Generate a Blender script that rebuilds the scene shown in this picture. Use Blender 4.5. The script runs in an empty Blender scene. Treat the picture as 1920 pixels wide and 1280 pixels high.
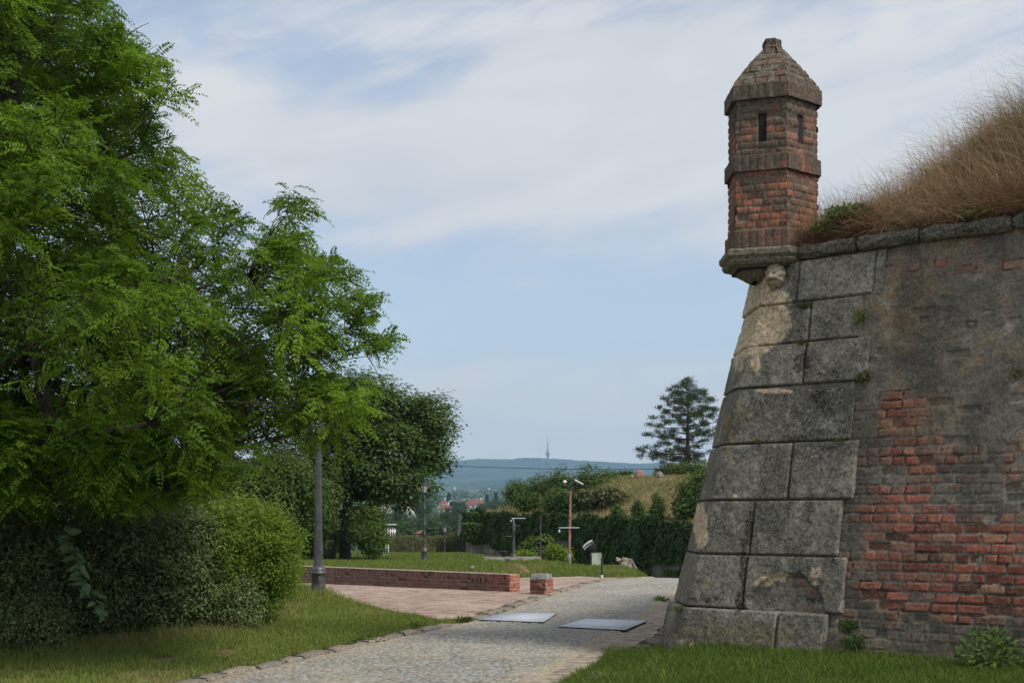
import bpy, math, random
import numpy as np
from mathutils import Vector, noise as mnoise

# ------------------------------------------------------------------ camera, world, sun, exposure
FPX, HY, EYE = 2500.0, 965.0, 1.6          # focal length in photo pixels, horizon row, eye height
scene = bpy.context.scene
cam_data = bpy.data.cameras.new('camera')
cam = bpy.data.objects.new('camera', cam_data)
scene.collection.objects.link(cam)
cam.location = (0, 0, EYE)
cam.rotation_euler = (math.radians(90), 0, 0)
cam_data.sensor_width = 36.0
cam_data.lens = FPX / 1920 * 36
cam_data.shift_y = (HY - 640) / 1920
cam_data.clip_start = 0.1
cam_data.clip_end = 40000
scene.camera = cam
scene.view_settings.view_transform = 'Standard'
scene.view_settings.look = 'None'
scene.view_settings.exposure = 0.5
scene.view_settings.gamma = 1.0
scene.view_settings.use_curve_mapping = False
scene.cycles.max_bounces = 8
scene.cycles.diffuse_bounces = 4
scene.cycles.transmission_bounces = 6
scene.cycles.transparent_max_bounces = 8
scene.cycles.volume_bounces = 1
scene.cycles.use_denoising = True

SUN_EL, SUN_AZ = math.radians(48), math.radians(127)   # azimuth clockwise from +Y (the view direction)
SKY_STRENGTH = 0.10
SUN_STRENGTH = 2.3

world = bpy.data.worlds.new('World')
scene.world = world
world.use_nodes = True
wn, wl = world.node_tree.nodes, world.node_tree.links
wn.clear()

class G:
    """small node-graph builder"""
    def __init__(s, tree): s.t = tree; s.n = tree.nodes; s.l = tree.links
    def node(s, typ, **kw):
        n = s.n.new(typ)
        for k, v in kw.items(): setattr(n, k, v)
        return n
    def put(s, sock, v):
        if isinstance(v, bpy.types.NodeSocket): s.l.new(v, sock)
        elif v is not None: sock.default_value = v
    def m(s, op, a, b=None, c=None):
        n = s.node('ShaderNodeMath', operation=op)
        for i, v in enumerate((a, b, c)):
            if v is not None: s.put(n.inputs[i], v)
        return n.outputs[0]
    def mix(s, f, a, b, blend='MIX'):
        n = s.node('ShaderNodeMix', data_type='RGBA', blend_type=blend)
        s.put(n.inputs[0], f); s.put(n.inputs[6], a if not isinstance(a, tuple) else (*a[:3], 1)); s.put(n.inputs[7], b if not isinstance(b, tuple) else (*b[:3], 1))
        return n.outputs[2]
    def ramp(s, f, lo, hi, smooth=True):
        n = s.node('ShaderNodeMapRange', interpolation_type='SMOOTHSTEP' if smooth else 'LINEAR')
        s.put(n.inputs[0], f); n.inputs[1].default_value = lo; n.inputs[2].default_value = hi
        return n.outputs[0]
    def noise(s, vec, scale, detail=4, rough=0.55, dist=0.0):
        n = s.node('ShaderNodeTexNoise')
        if vec is not None: s.put(n.inputs['Vector'], vec)
        n.inputs['Scale'].default_value = scale; n.inputs['Detail'].default_value = detail
        n.inputs['Roughness'].default_value = rough; n.inputs['Distortion'].default_value = dist
        return n.outputs['Fac']
    def xyz(s, x, y, z):
        n = s.node('ShaderNodeCombineXYZ'); s.put(n.inputs[0], x); s.put(n.inputs[1], y); s.put(n.inputs[2], z)
        return n.outputs[0]

g = G(world.node_tree)
tc = g.node('ShaderNodeTexCoord')
sep = g.node('ShaderNodeSeparateXYZ'); wl.new(tc.outputs['Generated'], sep.inputs[0])
az = g.m('ARCTAN2', sep.outputs[0], sep.outputs[1])
el = g.m('ARCSINE', sep.outputs[2])
sky = g.node('ShaderNodeTexSky', sky_type='NISHITA')
sky.sun_disc = False
sky.sun_elevation = SUN_EL
sky.sun_rotation = SUN_AZ
sky.air_density = 1.0; sky.dust_density = 1.2; sky.ozone_density = 1.2
def blob(px, py, rx, ry, rot=0.0):
    """soft elliptical bank of cloud at a bearing and height of the sky"""
    a0 = math.atan((px - 960) / FPX); e0 = math.atan((HY - py) / FPX * math.cos(a0))
    da = g.m('SUBTRACT', az, a0); de = g.m('SUBTRACT', el, e0)
    c, s_ = math.cos(rot), math.sin(rot)
    x = g.m('ADD', g.m('MULTIPLY', da, c), g.m('MULTIPLY', de, s_))
    y = g.m('SUBTRACT', g.m('MULTIPLY', de, c), g.m('MULTIPLY', da, s_))
    x = g.m('DIVIDE', x, rx / FPX); y = g.m('DIVIDE', y, ry / FPX)
    r2 = g.m('ADD', g.m('MULTIPLY', x, x), g.m('MULTIPLY', y, y))
    return g.m('POWER', 2.718, g.m('MULTIPLY', r2, -1.0))
# wispy cirrus: noise in bearing / height, stretched sideways and tilted
wv = g.xyz(g.m('ADD', g.m('MULTIPLY', az, 3.0), g.m('MULTIPLY', el, -2.0)), g.m('ADD', g.m('MULTIPLY', el, 11.0), g.m('MULTIPLY', az, -1.6)), 0.7)
n1 = g.noise(wv, 1.5, 8, 0.55, 0.5)
wv2 = g.xyz(g.m('MULTIPLY', az, 9.0), g.m('ADD', g.m('MULTIPLY', el, 34.0), g.m('MULTIPLY', az, -9.0)), 3.1)
n2 = g.noise(wv2, 1.6, 7, 0.6, 0.7)
wv3 = g.xyz(g.m('MULTIPLY', az, 12.0), g.m('MULTIPLY', el, 22.0), 8.3)
n3 = g.noise(wv3, 1.3, 6, 0.55, 0.3)
bias = g.m('MULTIPLY', blob(1090, 140, 280, 90, 0.12), 1.0)
for (px, py, rx, ry, rot, w) in ((560, 260, 330, 90, -0.12, .45), (1050, 330, 620, 120, 0.03, .50), (1700, 150, 420, 260, 0.0, .38),
                                 (930, 660, 80, 30, 0.9, .17), (640, 20, 300, 45, -0.1, .20), (420, 180, 130, 35, -0.5, .15),
                                 (1100, 830, 900, 110, 0.0, .55), (1290, 700, 120, 20, 0.05, .12), (980, 565, 130, 22, 0.25, .10),
                                 (600, 120, 190, 60, -0.35, -.30), (830, 130, 90, 50, .5, -.25), (900, 610, 420, 80, 0.0, -.30), (1350, 560, 300, 90, 0, -.12), (880, 150, 60, 60, 0.6, -.10)):
    bias = g.m('ADD', bias, g.m('MULTIPLY', blob(px, py, rx, ry, rot), w))
cl = g.m('ADD', bias, g.m('MULTIPLY', g.m('SUBTRACT', n1, 0.5), 0.95))
cl = g.m('ADD', cl, g.m('MULTIPLY', g.m('SUBTRACT', n2, 0.5), 0.80))
cl = g.m('ADD', cl, g.m('MULTIPLY', g.m('SUBTRACT', n3, 0.5), 0.45))
cover = g.ramp(cl, -0.14, 0.55)
cover = g.m('ADD', g.m('MULTIPLY', cover, 0.60), 0.35)
cover = g.m('MAXIMUM', cover, g.m('MULTIPLY', g.ramp(el, 0.11, 0.01), 0.90))     # pale veil over the horizon
cover = g.m('MAXIMUM', cover, g.m('MULTIPLY', g.ramp(el, 0.42, 0.75), 0.88))      # veil added overhead, out of view, for more neutral sky light
skycol = g.node('ShaderNodeVectorMath', operation='SCALE'); wl.new(sky.outputs[0], skycol.inputs[0]); skycol.inputs['Scale'].default_value = 1.15
shade = g.ramp(n1, 0.25, 0.75)
cloudcol = g.mix(shade, (4.8, 4.88, 4.98), (5.75, 5.68, 5.55))
cloudcol = g.mix(g.ramp(el, 0.12, 0.0), cloudcol, (8.6, 8.3, 7.8))
col = g.mix(cover, skycol.outputs[0], cloudcol)
bg = g.node('ShaderNodeBackground'); wl.new(col, bg.inputs[0]); bg.inputs[1].default_value = SKY_STRENGTH
wo = g.node('ShaderNodeOutputWorld'); wl.new(bg.outputs[0], wo.inputs[0])

sun_data = bpy.data.lights.new('sun', 'SUN')
sun_data.energy = SUN_STRENGTH; sun_data.angle = math.radians(14); sun_data.color = (1.0, 0.93, 0.82)
sun = bpy.data.objects.new('sun', sun_data); scene.collection.objects.link(sun)
sd = Vector((math.sin(SUN_AZ) * math.cos(SUN_EL), math.cos(SUN_AZ) * math.cos(SUN_EL), math.sin(SUN_EL)))
sun.rotation_euler = sd.to_track_quat('Z', 'Y').to_euler(); sun.location = (20, -10, 40)

# ------------------------------------------------------------------ helpers
COL = scene.collection
def W(px, py, d): return np.array([(px - 960) / FPX * d, d, EYE - (py - HY) / FPX * d])
def Gd(px, py):
    d = EYE * FPX / (py - HY); return ((px - 960) / FPX * d, d)
def sstep(a, b, x):
    t = np.clip((x - a) / (b - a), 0, 1); return t * t * (3 - 2 * t)
def _hash(ix, iy, seed):
    h = (ix.astype(np.int64) * 374761393 + iy.astype(np.int64) * 668265263 + seed * 2246822519) & 0xFFFFFFFF
    h = ((h ^ (h >> 13)) * 1274126177) & 0xFFFFFFFF
    h = ((h ^ (h >> 16)) * 2246822519) & 0xFFFFFFFF
    return ((h ^ (h >> 15)) & 0xFFFFFF) / float(0xFFFFFF)
def vnoise(x, y, seed=0):
    x = np.asarray(x, float); y = np.asarray(y, float)
    ix, iy = np.floor(x), np.floor(y); fx, fy = x - ix, y - iy
    fx = fx * fx * (3 - 2 * fx); fy = fy * fy * (3 - 2 * fy)
    a, b = _hash(ix, iy, seed), _hash(ix + 1, iy, seed); c, d = _hash(ix, iy + 1, seed), _hash(ix + 1, iy + 1, seed)
    return (a * (1 - fx) + b * fx) * (1 - fy) + (c * (1 - fx) + d * fx) * fy
def fbm(x, y, seed=0, oct=4):
    s, a, t = 0, 0.5, 0
    for i in range(oct):
        s = s + a * vnoise(x * 2 ** i + 17.3 * i, y * 2 ** i - 9.1 * i, seed + i); t += a; a *= 0.55
    return s / t
def unit(v): return v / np.maximum(np.linalg.norm(v, axis=-1, keepdims=True), 1e-9)
def rsph(rng, n): return unit(rng.normal(size=(n, 3)))
def pip(x, y, poly):
    inside = np.zeros(np.shape(x), bool); n = len(poly)
    for i in range(n):
        x1, y1 = poly[i]; x2, y2 = poly[(i + 1) % n]
        if y1 == y2: continue
        c = ((y1 > y) != (y2 > y)) & (x < (x2 - x1) * (y - y1) / (y2 - y1) + x1)
        inside ^= c
    return inside
def pdist(x, y, line, closed=False):
    d = np.full(np.shape(x), 1e9); n = len(line)
    for i in range(n if closed else n - 1):
        (x1, y1), (x2, y2) = line[i], line[(i + 1) % n]
        dx, dy = x2 - x1, y2 - y1; t = np.clip(((x - x1) * dx + (y - y1) * dy) / (dx * dx + dy * dy + 1e-12), 0, 1)
        d = np.minimum(d, np.hypot(x - x1 - t * dx, y - y1 - t * dy))
    return d

def link_mesh(name, V, F, mat, parent=None, origin=None, attrs=None, smooth=False):
    """one mesh object from arrays; F is one array of faces or a list of arrays"""
    V = np.asarray(V, np.float64).reshape(-1, 3)
    if isinstance(F, np.ndarray): F = [F]
    F = [np.asarray(f, np.int64) for f in F if len(f)]
    me = bpy.data.meshes.new(name)
    o3 = np.zeros(3)
    if parent is not None: o3 = np.array(parent.get('_o', (0, 0, 0)), float)
    elif origin is not None: o3 = np.array(origin, float)
    me.vertices.add(len(V)); me.vertices.foreach_set('co', (V - o3).astype(np.float32).ravel())
    loops = np.concatenate([f.ravel() for f in F]); tot = np.concatenate([np.full(len(f), f.shape[1]) for f in F])
    start = np.concatenate([[0], np.cumsum(tot)[:-1]])
    me.loops.add(len(loops)); me.loops.foreach_set('vertex_index', loops.astype(np.int32))
    me.polygons.add(len(tot)); me.polygons.foreach_set('loop_start', start.astype(np.int32)); me.polygons.foreach_set('loop_total', tot.astype(np.int32))
    if smooth: me.polygons.foreach_set('use_smooth', np.ones(len(tot), bool))
    for k, a in (attrs or {}).items():
        a = np.asarray(a, np.float32)
        if a.ndim == 1:
            at = me.attributes.new(k, 'FLOAT', 'POINT'); at.data.foreach_set('value', a)
        else:
            at = me.attributes.new(k, 'FLOAT_COLOR', 'POINT')
            c = np.ones((len(V), 4), np.float32); c[:, :3] = a[:, :3]; at.data.foreach_set('color', c.ravel())
    me.update(calc_edges=True); me.validate()
    if isinstance(mat, (list, tuple)):
        for mm in mat: me.materials.append(mm)
    else: me.materials.append(mat)
    o = bpy.data.objects.new(name, me); COL.objects.link(o)
    if parent is not None: o.parent = parent; o['_o'] = tuple(o3)
    else: o.location = o3; o['_o'] = tuple(o3)
    return o
def thing(name, label, cat, loc, group=None):
    o = bpy.data.objects.new(name, None); COL.objects.link(o)
    o.location = tuple(float(v) for v in loc); o['_o'] = tuple(float(v) for v in loc); o['label'] = label; o['category'] = cat
    o.empty_display_size = 0.2
    if group: o['group'] = group
    return o
def tag(o, label, cat, group=None):
    o['label'] = label; o['category'] = cat
    if group: o['group'] = group
    return o
def struct(o, kind='structure', label=None):
    o['kind'] = kind
    if label: o['label'] = label
    return o
def copy_tree(o, loc, label, first=True):
    c = o.copy(); COL.objects.link(c); c.location = loc; c['label'] = label
    def kids(a, b):
        for ch in list(a.children):
            d = ch.copy(); COL.objects.link(d); d.parent = b; kids(ch, d)
    kids(o, c)
    return c

class MB:
    """collects boxes, tubes, lathes and polygons for one mesh"""
    def __init__(s): s.V = []; s.F = {3: [], 4: []}; s.n = 0
    def add(s, V, F):
        V = np.asarray(V, float).reshape(-1, 3); F = np.asarray(F, int)
        s.V.append(V); s.F[F.shape[1]].append(F + s.n); s.n += len(V); return s
    def box(s, c, size, rz=0.0, bevel=0.0, axes=None):
        hx, hy, hz = [v / 2 for v in size]; b = min(bevel, hx * .9, hy * .9, hz * .9)
        if b <= 0:
            P = np.array([[x, y, z] for x in (-hx, hx) for y in (-hy, hy) for z in (-hz, hz)])
            F = [[0, 1, 3, 2], [4, 6, 7, 5], [0, 4, 5, 1], [2, 3, 7, 6], [0, 2, 6, 4], [1, 5, 7, 3]]; T = []
        else:
            P = []; idx = {}
            for sx in (-1, 1):
                for sy in (-1, 1):
                    for sz in (-1, 1):
                        for ax in range(3):
                            p = [sx * (hx - b), sy * (hy - b), sz * (hz - b)]; p[ax] += (sx, sy, sz)[ax] * b
                            idx[(sx, sy, sz, ax)] = len(P); P.append(p)
            P = np.array(P); F = []; T = []
            for ax in range(3):
                o1, o2 = [a for a in range(3) if a != ax]
                for s1 in (-1, 1):
                    q = []
                    for (a, c2) in ((-1, -1), (1, -1), (1, 1), (-1, 1)):
                        k = [0, 0, 0]; k[ax] = s1; k[o1] = a; k[o2] = c2; q.append(idx[(*k, ax)])
                    F.append(q)
                for a in (-1, 1):
                    for c2 in (-1, 1):
                        k1 = [0, 0, 0]; k1[o1] = a; k1[o2] = c2; k2 = list(k1); k1[ax] = -1; k2[ax] = 1
                        F.append([idx[(*k1, o1)], idx[(*k2, o1)], idx[(*k2, o2)], idx[(*k1, o2)]])
            for sx in (-1, 1):
                for sy in (-1, 1):
                    for sz in (-1, 1): T.append([idx[(sx, sy, sz, a)] for a in range(3)])
        if axes is not None: P = P @ np.array(axes)
        elif rz:
            ca, sa = math.cos(rz), math.sin(rz); P = P @ np.array([[ca, sa, 0], [-sa, ca, 0], [0, 0, 1]])
        P = P + np.array(c, float); base = s.n
        s.add(P, F)
        if T: s.F[3].append(np.array(T) + base)
        return s
    def lathe(s, prof, c, seg=16, flute=0, fa=0.0, sq=None, rz=0.0):
        th = np.linspace(0, 2 * np.pi, seg, endpoint=False) + rz; n = len(prof)
        V = []
        for (r, z) in prof:
            rr = r * (1 - fa * (0.5 + 0.5 * np.cos(th * flute))) if flute else np.full(seg, r)
            V.append(np.stack([c[0] + rr * np.cos(th), c[1] + rr * np.sin(th), np.full(seg, c[2] + z)], 1))
        V = np.concatenate(V); i = np.arange(seg); j = (i + 1) % seg
        F = np.concatenate([np.stack([k * seg + i, k * seg + j, (k + 1) * seg + j, (k + 1) * seg + i], 1) for k in range(n - 1)])
        return s.add(V, F)
    def tube(s, pts, rad, seg=6):
        pts = np.asarray(pts, float); n = len(pts); rad = np.broadcast_to(rad, (n,)) if np.ndim(rad) else np.full(n, rad)
        t = np.gradient(pts, axis=0); t = unit(t); up = np.array([0.13, 0.31, 0.94]) if abs(t[:, 2]).mean() < .8 else np.array([1., .1, 0])
        a = unit(np.cross(t, up)); b = np.cross(t, a); th = np.linspace(0, 2 * np.pi, seg, endpoint=False)
        V = pts[:, None, :] + rad[:, None, None] * (a[:, None, :] * np.cos(th)[None, :, None] + b[:, None, :] * np.sin(th)[None, :, None])
        i = np.arange(seg); j = (i + 1) % seg
        F = np.concatenate([np.stack([k * seg + i, k * seg + j, (k + 1) * seg + j, (k + 1) * seg + i], 1) for k in range(n - 1)])
        base = s.n; s.add(V.reshape(-1, 3), F)
        if seg == 4: s.F[4].append(np.array([[0, 1, 2, 3], [(n - 1) * 4 + q for q in (3, 2, 1, 0)]]) + base)
        return s
    def poly(s, pts):
        pts = np.asarray(pts, float); F = [[0, i, i + 1] for i in range(1, len(pts) - 1)]
        return s.add(pts, F)
    def prism(s, pts2, z0, z1):
        p = np.asarray(pts2, float); n = len(p)
        z0 = np.broadcast_to(z0, (n,)); z1 = np.broadcast_to(z1, (n,))
        V = np.concatenate([np.c_[p, z0], np.c_[p, z1]]); i = np.arange(n); j = (i + 1) % n
        base = s.n; s.add(V, np.stack([i, j, j + n, i + n], 1))
        s.F[3].append(np.array([[n, n + k, n + k + 1] for k in range(1, n - 1)] + [[0, k + 1, k] for k in range(1, n - 1)]) + base)
        return s
    def build(s, name, mat, parent=None, origin=None, smooth=False, attrs=None):
        V = np.concatenate(s.V); F = [np.concatenate(f) for f in s.F.values() if f]
        return link_mesh(name, V, F, mat, parent, origin, attrs, smooth)

def grid_faces(nu, nv):
    i, j = np.meshgrid(np.arange(nu - 1), np.arange(nv - 1), indexing='ij'); a = i * nv + j
    return np.stack([a, a + nv, a + nv + 1, a + 1], -1).reshape(-1, 4)

# ------------------------------------------------------------------ materials
def new_mat(name):
    m = bpy.data.materials.new(name); m.use_nodes = True; m.node_tree.nodes.clear()
    g = G(m.node_tree); out = g.node('ShaderNodeOutputMaterial'); bs = g.node('ShaderNodeBsdfPrincipled')
    g.l.new(bs.outputs[0], out.inputs[0]); return m, g, bs, out
def objco(g): return g.node('ShaderNodeTexCoord').outputs['Object']
def bump(g, bs, h, dist, strength=1.0):
    b = g.node('ShaderNodeBump'); b.inputs['Distance'].default_value = dist; b.inputs['Strength'].default_value = strength
    g.l.new(h, b.inputs['Height']); g.l.new(b.outputs[0], bs.inputs['Normal'])
def m_plain(name, c, rough=0.6, metal=0.0, var=0.25, scale=6.0, bmp=0.0, c2=None, spec=0.4):
    m, g, bs, out = new_mat(name); co = objco(g); n = g.noise(co, scale, 6, 0.62)
    c2 = c2 or tuple(v * (1 - var) for v in c); hi = tuple(min(1, v * (1 + var * .5)) for v in c)
    g.put(bs.inputs['Base Color'], g.mix(g.ramp(n, .35, .65), c2, hi))
    bs.inputs['Roughness'].default_value = rough; bs.inputs['Metallic'].default_value = metal; bs.inputs['Specular IOR Level'].default_value = spec
    if bmp: bump(g, bs, g.noise(co, scale * 5, 5, 0.6), bmp)
    return m
def m_attr(name, rough=0.9, var=0.35, scale=30.0, bmp=0.006, fine=140.0, spec=0.2, speck=None, speck_amt=0.4):
    """colour held per vertex, broken up by fine noise"""
    m, g, bs, out = new_mat(name); co = objco(g)
    at = g.node('ShaderNodeAttribute', attribute_name='Col')
    n = g.noise(co, scale, 6, 0.65); f = g.ramp(n, .3, .7)
    v = g.m('ADD', 1 - var, g.m('MULTIPLY', f, 2 * var))
    c = g.node('ShaderNodeVectorMath', operation='SCALE'); g.l.new(at.outputs['Color'], c.inputs[0]); g.l.new(v, c.inputs['Scale'])
    c = c.outputs[0]
    if speck:
        s1 = g.ramp(g.noise(co, fine, 3, 0.65), .53, .64)
        c = g.mix(g.m('MULTIPLY', s1, speck_amt), c, speck)
        s2 = g.ramp(g.noise(co, fine * .6, 3, 0.65), .46, .36)
        c = g.mix(g.m('MULTIPLY', s2, speck_amt), c, (.02, .02, .018))
    g.put(bs.inputs['Base Color'], c); bs.inputs['Roughness'].default_value = rough; bs.inputs['Specular IOR Level'].default_value = spec
    if bmp: bump(g, bs, g.noise(co, fine, 4, 0.6), bmp)
    return m
def m_leaf(name, dark, light, trans=None, tw=0.35, rough=0.62, spec=0.16):
    """leaves: each leaf has its own tint, light passes through"""
    m, g, bs, out = new_mat(name)
    at = g.node('ShaderNodeAttribute', attribute_name='tint')
    c = g.mix(at.outputs['Fac'], dark, light)
    g.put(bs.inputs['Base Color'], c); bs.inputs['Roughness'].default_value = rough; bs.inputs['Specular IOR Level'].default_value = spec
    tr = g.node('ShaderNodeBsdfTranslucent')
    t = trans or tuple(min(1, v * 1.3) for v in light)
    g.put(tr.inputs[0], g.mix(at.outputs['Fac'], tuple(v * .6 for v in t), t))
    mx = g.node('ShaderNodeMixShader'); mx.inputs[0].default_value = tw
    g.l.new(bs.outputs[0], mx.inputs[1]); g.l.new(tr.outputs[0], mx.inputs[2]); g.l.new(mx.outputs[0], out.inputs[0])
    return m
M = {}
M['locust'] = m_leaf('locust_leaf', (.022, .062, .010), (.145, .245, .022), (.18, .33, .02), .42)
M['dark_tree'] = m_leaf('dark_tree_leaf', (.035, .072, .018), (.13, .20, .05), (.11, .20, .035), .3)
M['privet'] = m_leaf('privet_leaf', (.042, .072, .024), (.24, .30, .125), (.16, .24, .05), .28, .5, .22)
M['bright'] = m_leaf('bright_leaf', (.065, .12, .018), (.215, .31, .045), (.27, .38, .04), .38)
M['mid'] = m_leaf('mid_leaf', (.045, .085, .018), (.135, .19, .045), (.13, .20, .04), .3)
M['broad'] = m_leaf('broad_leaf', (.10, .17, .075), (.21, .31, .15), (.16, .28, .09), .3)
M['ivy'] = m_leaf('ivy_leaf', (.016, .042, .010), (.065, .12, .025), (.04, .10, .02), .2)
M['olive'] = m_leaf('olive_leaf', (.06, .075, .025), (.15, .16, .06), None, .25)
M['pine'] = m_leaf('pine_needle', (.020, .042, .014), (.06, .095, .03), None, .1)
M['red_leaf'] = m_leaf('reddish_leaf', (.10, .035, .02), (.2, .08, .04), None, .25)
M['dry'] = m_leaf('dry_grass', (.165, .078, .05), (.46, .35, .205), (.34, .24, .13), .28, .8, .1)
M['straw'] = m_leaf('straw_grass', (.17, .155, .06), (.40, .33, .17), (.3, .25, .1), .25, .8, .1)
M['grass'] = m_leaf('lawn_grass', (.062, .118, .020), (.225, .265, .065), (.20, .27, .04), .3, .7, .12)
M['moss'] = m_leaf('moss_leaf', (.03, .045, .01), (.10, .12, .03), None, .2)
M['far'] = m_leaf('far_leaf', (.022, .05, .018), (.075, .125, .05), None, .2)
M['bark'] = m_plain('bark', (.05, .04, .03), .95, 0, .5, 14, .02)
M['bark_pine'] = m_plain('pine_bark', (.07, .05, .04), .95, 0, .5, 10, .02)
M['brick'] = m_attr('old_brick', .92, .32, 34, .005, 75, .12, (.33, .30, .25), .20)
M['stone'] = m_attr('weathered_stone', .95, .38, 22, .008, 62, .12, (.34, .325, .285), .62)
M['cobble'] = m_attr('cobblestone', .8, .25, 25, .003, 150, .3)
M['ground'] = m_attr('soil_and_turf', .97, .35, 9, .01, 60, .1)
M['sand'] = m_plain('sandy_dirt', (.31, .265, .21), .97, 0, .4, 5, .012, spec=.1)
M['core'] = m_plain('wall_core', (.16, .15, .13), .95, 0, .4, 5, .01)
M['iron'] = m_plain('painted_iron', (.085, .09, .092), .45, .2, .35, 9, .002)
M['iron_dark'] = m_plain('dark_iron', (.035, .036, .038), .5, .2, .3, 9, .002)
M['steel'] = m_plain('steel_sheet', (.50, .54, .59), .55, .0, .10, 2.6, .001, spec=.4)
M['steel_edge'] = m_plain('steel_edge', (.04, .04, .045), .6, .5)
M['rust'] = m_plain('rusty_paint', (.20, .075, .045), .85, .1, .6, 7, .004, c2=(.30, .22, .18))
M['white'] = m_plain('white_paint', (.62, .62, .60), .6, 0, .15, 5)
M['pale'] = m_plain('pale_door', (.24, .29, .24), .7, 0, .2, 4)
M['black'] = m_plain('black_plastic', (.018, .018, .02), .5, 0, .3, 6)
M['concrete'] = m_plain('concrete', (.20, .19, .165), .95, 0, .45, 6, .01)
M['dark_hole'] = m_plain('dark_opening', (.012, .012, .012), .95)
m, g, bs, out = new_mat('lamp_glass'); bs.inputs['Base Color'].default_value = (.62, .63, .60, 1); bs.inputs['Roughness'].default_value = .35; bs.inputs['Transmission Weight'].default_value = .25; M['glass'] = m
M['plaster_white'] = m_plain('white_plaster', (.60, .58, .54), .9, 0, .15, .3)
M['plaster_sand'] = m_plain('sand_plaster', (.46, .33, .22), .9, 0, .2, .3)
M['roof_red'] = m_plain('red_tile', (.21, .085, .065), .9, 0, .35, .6)
M['roof_orange'] = m_plain('orange_tile', (.36, .16, .09), .9, 0, .3, .6)
M['roof_grey'] = m_plain('grey_sheet_roof', (.35, .37, .40), .6, .2, .15, .4)
M['window'] = m_plain('far_window', (.04, .045, .05), .25)
def gsum(px, py, L):
    s = 0
    for (x, y, rx, ry, w) in L: s = s + w * np.exp(-(((px - x) / rx) ** 2 + ((py - y) / ry) ** 2))
    return s
# ------------------------------------------------------------------ terrain
LW_A, LW_B = np.array([-0.055, 27.6]), np.array([-5.29, 31.5])      # front line of the low brick wall
lw_d = (LW_B - LW_A) / np.linalg.norm(LW_B - LW_A); lw_n = np.array([-lw_d[1], lw_d[0]]); lw_n = lw_n if lw_n[1] > 0 else -lw_n
KL = [(-4.6, 7.5)] + [Gd(*p) for p in ((100, 1345), (380, 1280), (560, 1238), (690, 1208), (770, 1190), (830, 1178))] + [Gd(870, 1168), Gd(905, 1160), Gd(965, 1138), Gd(1040, 1114), Gd(1110, 1093), Gd(1165, 1084.5), (3.6, 34.3), (7.5, 34.6)]
KR = [(-.75, 7.5)] + [(-.35, 10.0)] + [Gd(*p) for p in ((1012, 1280), (1060, 1250), (1120, 1215), (1168, 1190), (1215, 1162), (1246, 1132), (1275, 1110))] + [(5.0, 28.5), (9.0, 29.5)]
def lerp_line(L, n):
    L = np.array(L, float); s = np.concatenate([[0], np.cumsum(np.hypot(*np.diff(L, axis=0).T))]); t = np.linspace(0, s[-1], n)
    k = np.ones(9) / 9; out = []
    for a in range(2):
        v = np.interp(t, s, L[:, a]); vp = np.concatenate([np.full(4, v[0]), v, np.full(4, v[-1])]); w = np.convolve(vp, k, 'valid'); w[0], w[-1] = v[0], v[-1]; out.append(w)
    return np.stack(out, 1)
KLs, KRs = lerp_line(KL, 240), lerp_line(KR, 240)
def rr(y): return np.interp(y, KRs[:, 1], KRs[:, 0])
PB = [Gd(905, 1161), Gd(820, 1163), Gd(720, 1143), Gd(640, 1124), Gd(570, 1105), (-7.0, 29.5)]     # edge of the left lawn against the brick plaza
LAWN_L = [(-30, 3), (-5.5, 5)] + [tuple(p) for p in KLs[KLs[:, 1] < 19.9]] + PB + [(-30, 33)]
Yk = [-60, 0, 33, 50, 65, 77, 84, 95, 130, 200, 350, 500, 700, 900, 1100, 1500, 2000, 3000, 4500, 6000, 10500]
Zk = [0, 0, 0, -.28, -.48, -.58, -1.6, -2.5, -6, -11, -14, -9, -2, 4.5, 8, 14, 20, 40, 82, 120, 120]
def H(x, y):
    x = np.asarray(x, float); y = np.asarray(y, float)
    z = np.interp(y, Yk, Zk)
    s = (x - LW_A[0]) * lw_n[0] + (y - LW_A[1]) * lw_n[1]
    z = z + .36 * sstep(.08, .36, s) * sstep(-.02, -.3, x - np.maximum(0, y - 35) * .15) * sstep(62, 30, y)
    moat = sstep(0, 2.4, x - np.interp(y, [33, 36, 41, 45, 49, 52, 58, 66, 76, 90], [3.0, 3.35, 3.5, 3.2, 2.5, 1.6, .3, -1.0, -2.6, -4.6])) * sstep(33.6, 36.5, y) * sstep(130, 95, y)
    z = z - 2.1 * moat
    z = z + .12 * np.exp(-(((x - 3.1) / 1.0) ** 2 + ((y - 39.5) / 2.6) ** 2))
    z = z + .18 * sstep(.35, 1.7, x - rr(y)) * sstep(24, 18, y) * sstep(2, 8, y)
    far = sstep(120, 600, y)
    z = z + far * 6 * (fbm(x / 300, y / 300, 5, 3) - .5)
    return z
ys = np.concatenate([np.arange(-55, 6, 3.0), np.arange(6, 46, .22), 46 * 1.022 ** np.arange(0, 251)])
ys = ys[ys < 10450]
us = np.linspace(-1, 1, 190); us = np.sign(us) * (np.abs(us) ** 1.25)
Xg = us[None, :] * (14 + .52 * np.abs(ys))[:, None]; Yg = np.repeat(ys[:, None], len(us), 1)
Zg = H(Xg, Yg) - .006
gx, gy = Xg.ravel(), Yg.ravel()
n_a, n_b, n_c = fbm(gx / 1.6, gy / 1.6, 3), fbm(gx / .35, gy / .35, 8), fbm(gx / 60, gy / 120, 11)
turf = np.array([.085, .085, .025]); soil = np.array([.20, .15, .09]); straw = np.array([.24, .19, .085]); farc = np.array([.055, .085, .035]); field = np.array([.19, .21, .09])
w = sstep(.55, .75, n_a * .6 + n_b * .4)[:, None]
cg = turf * (1 - w) + straw * w
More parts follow.
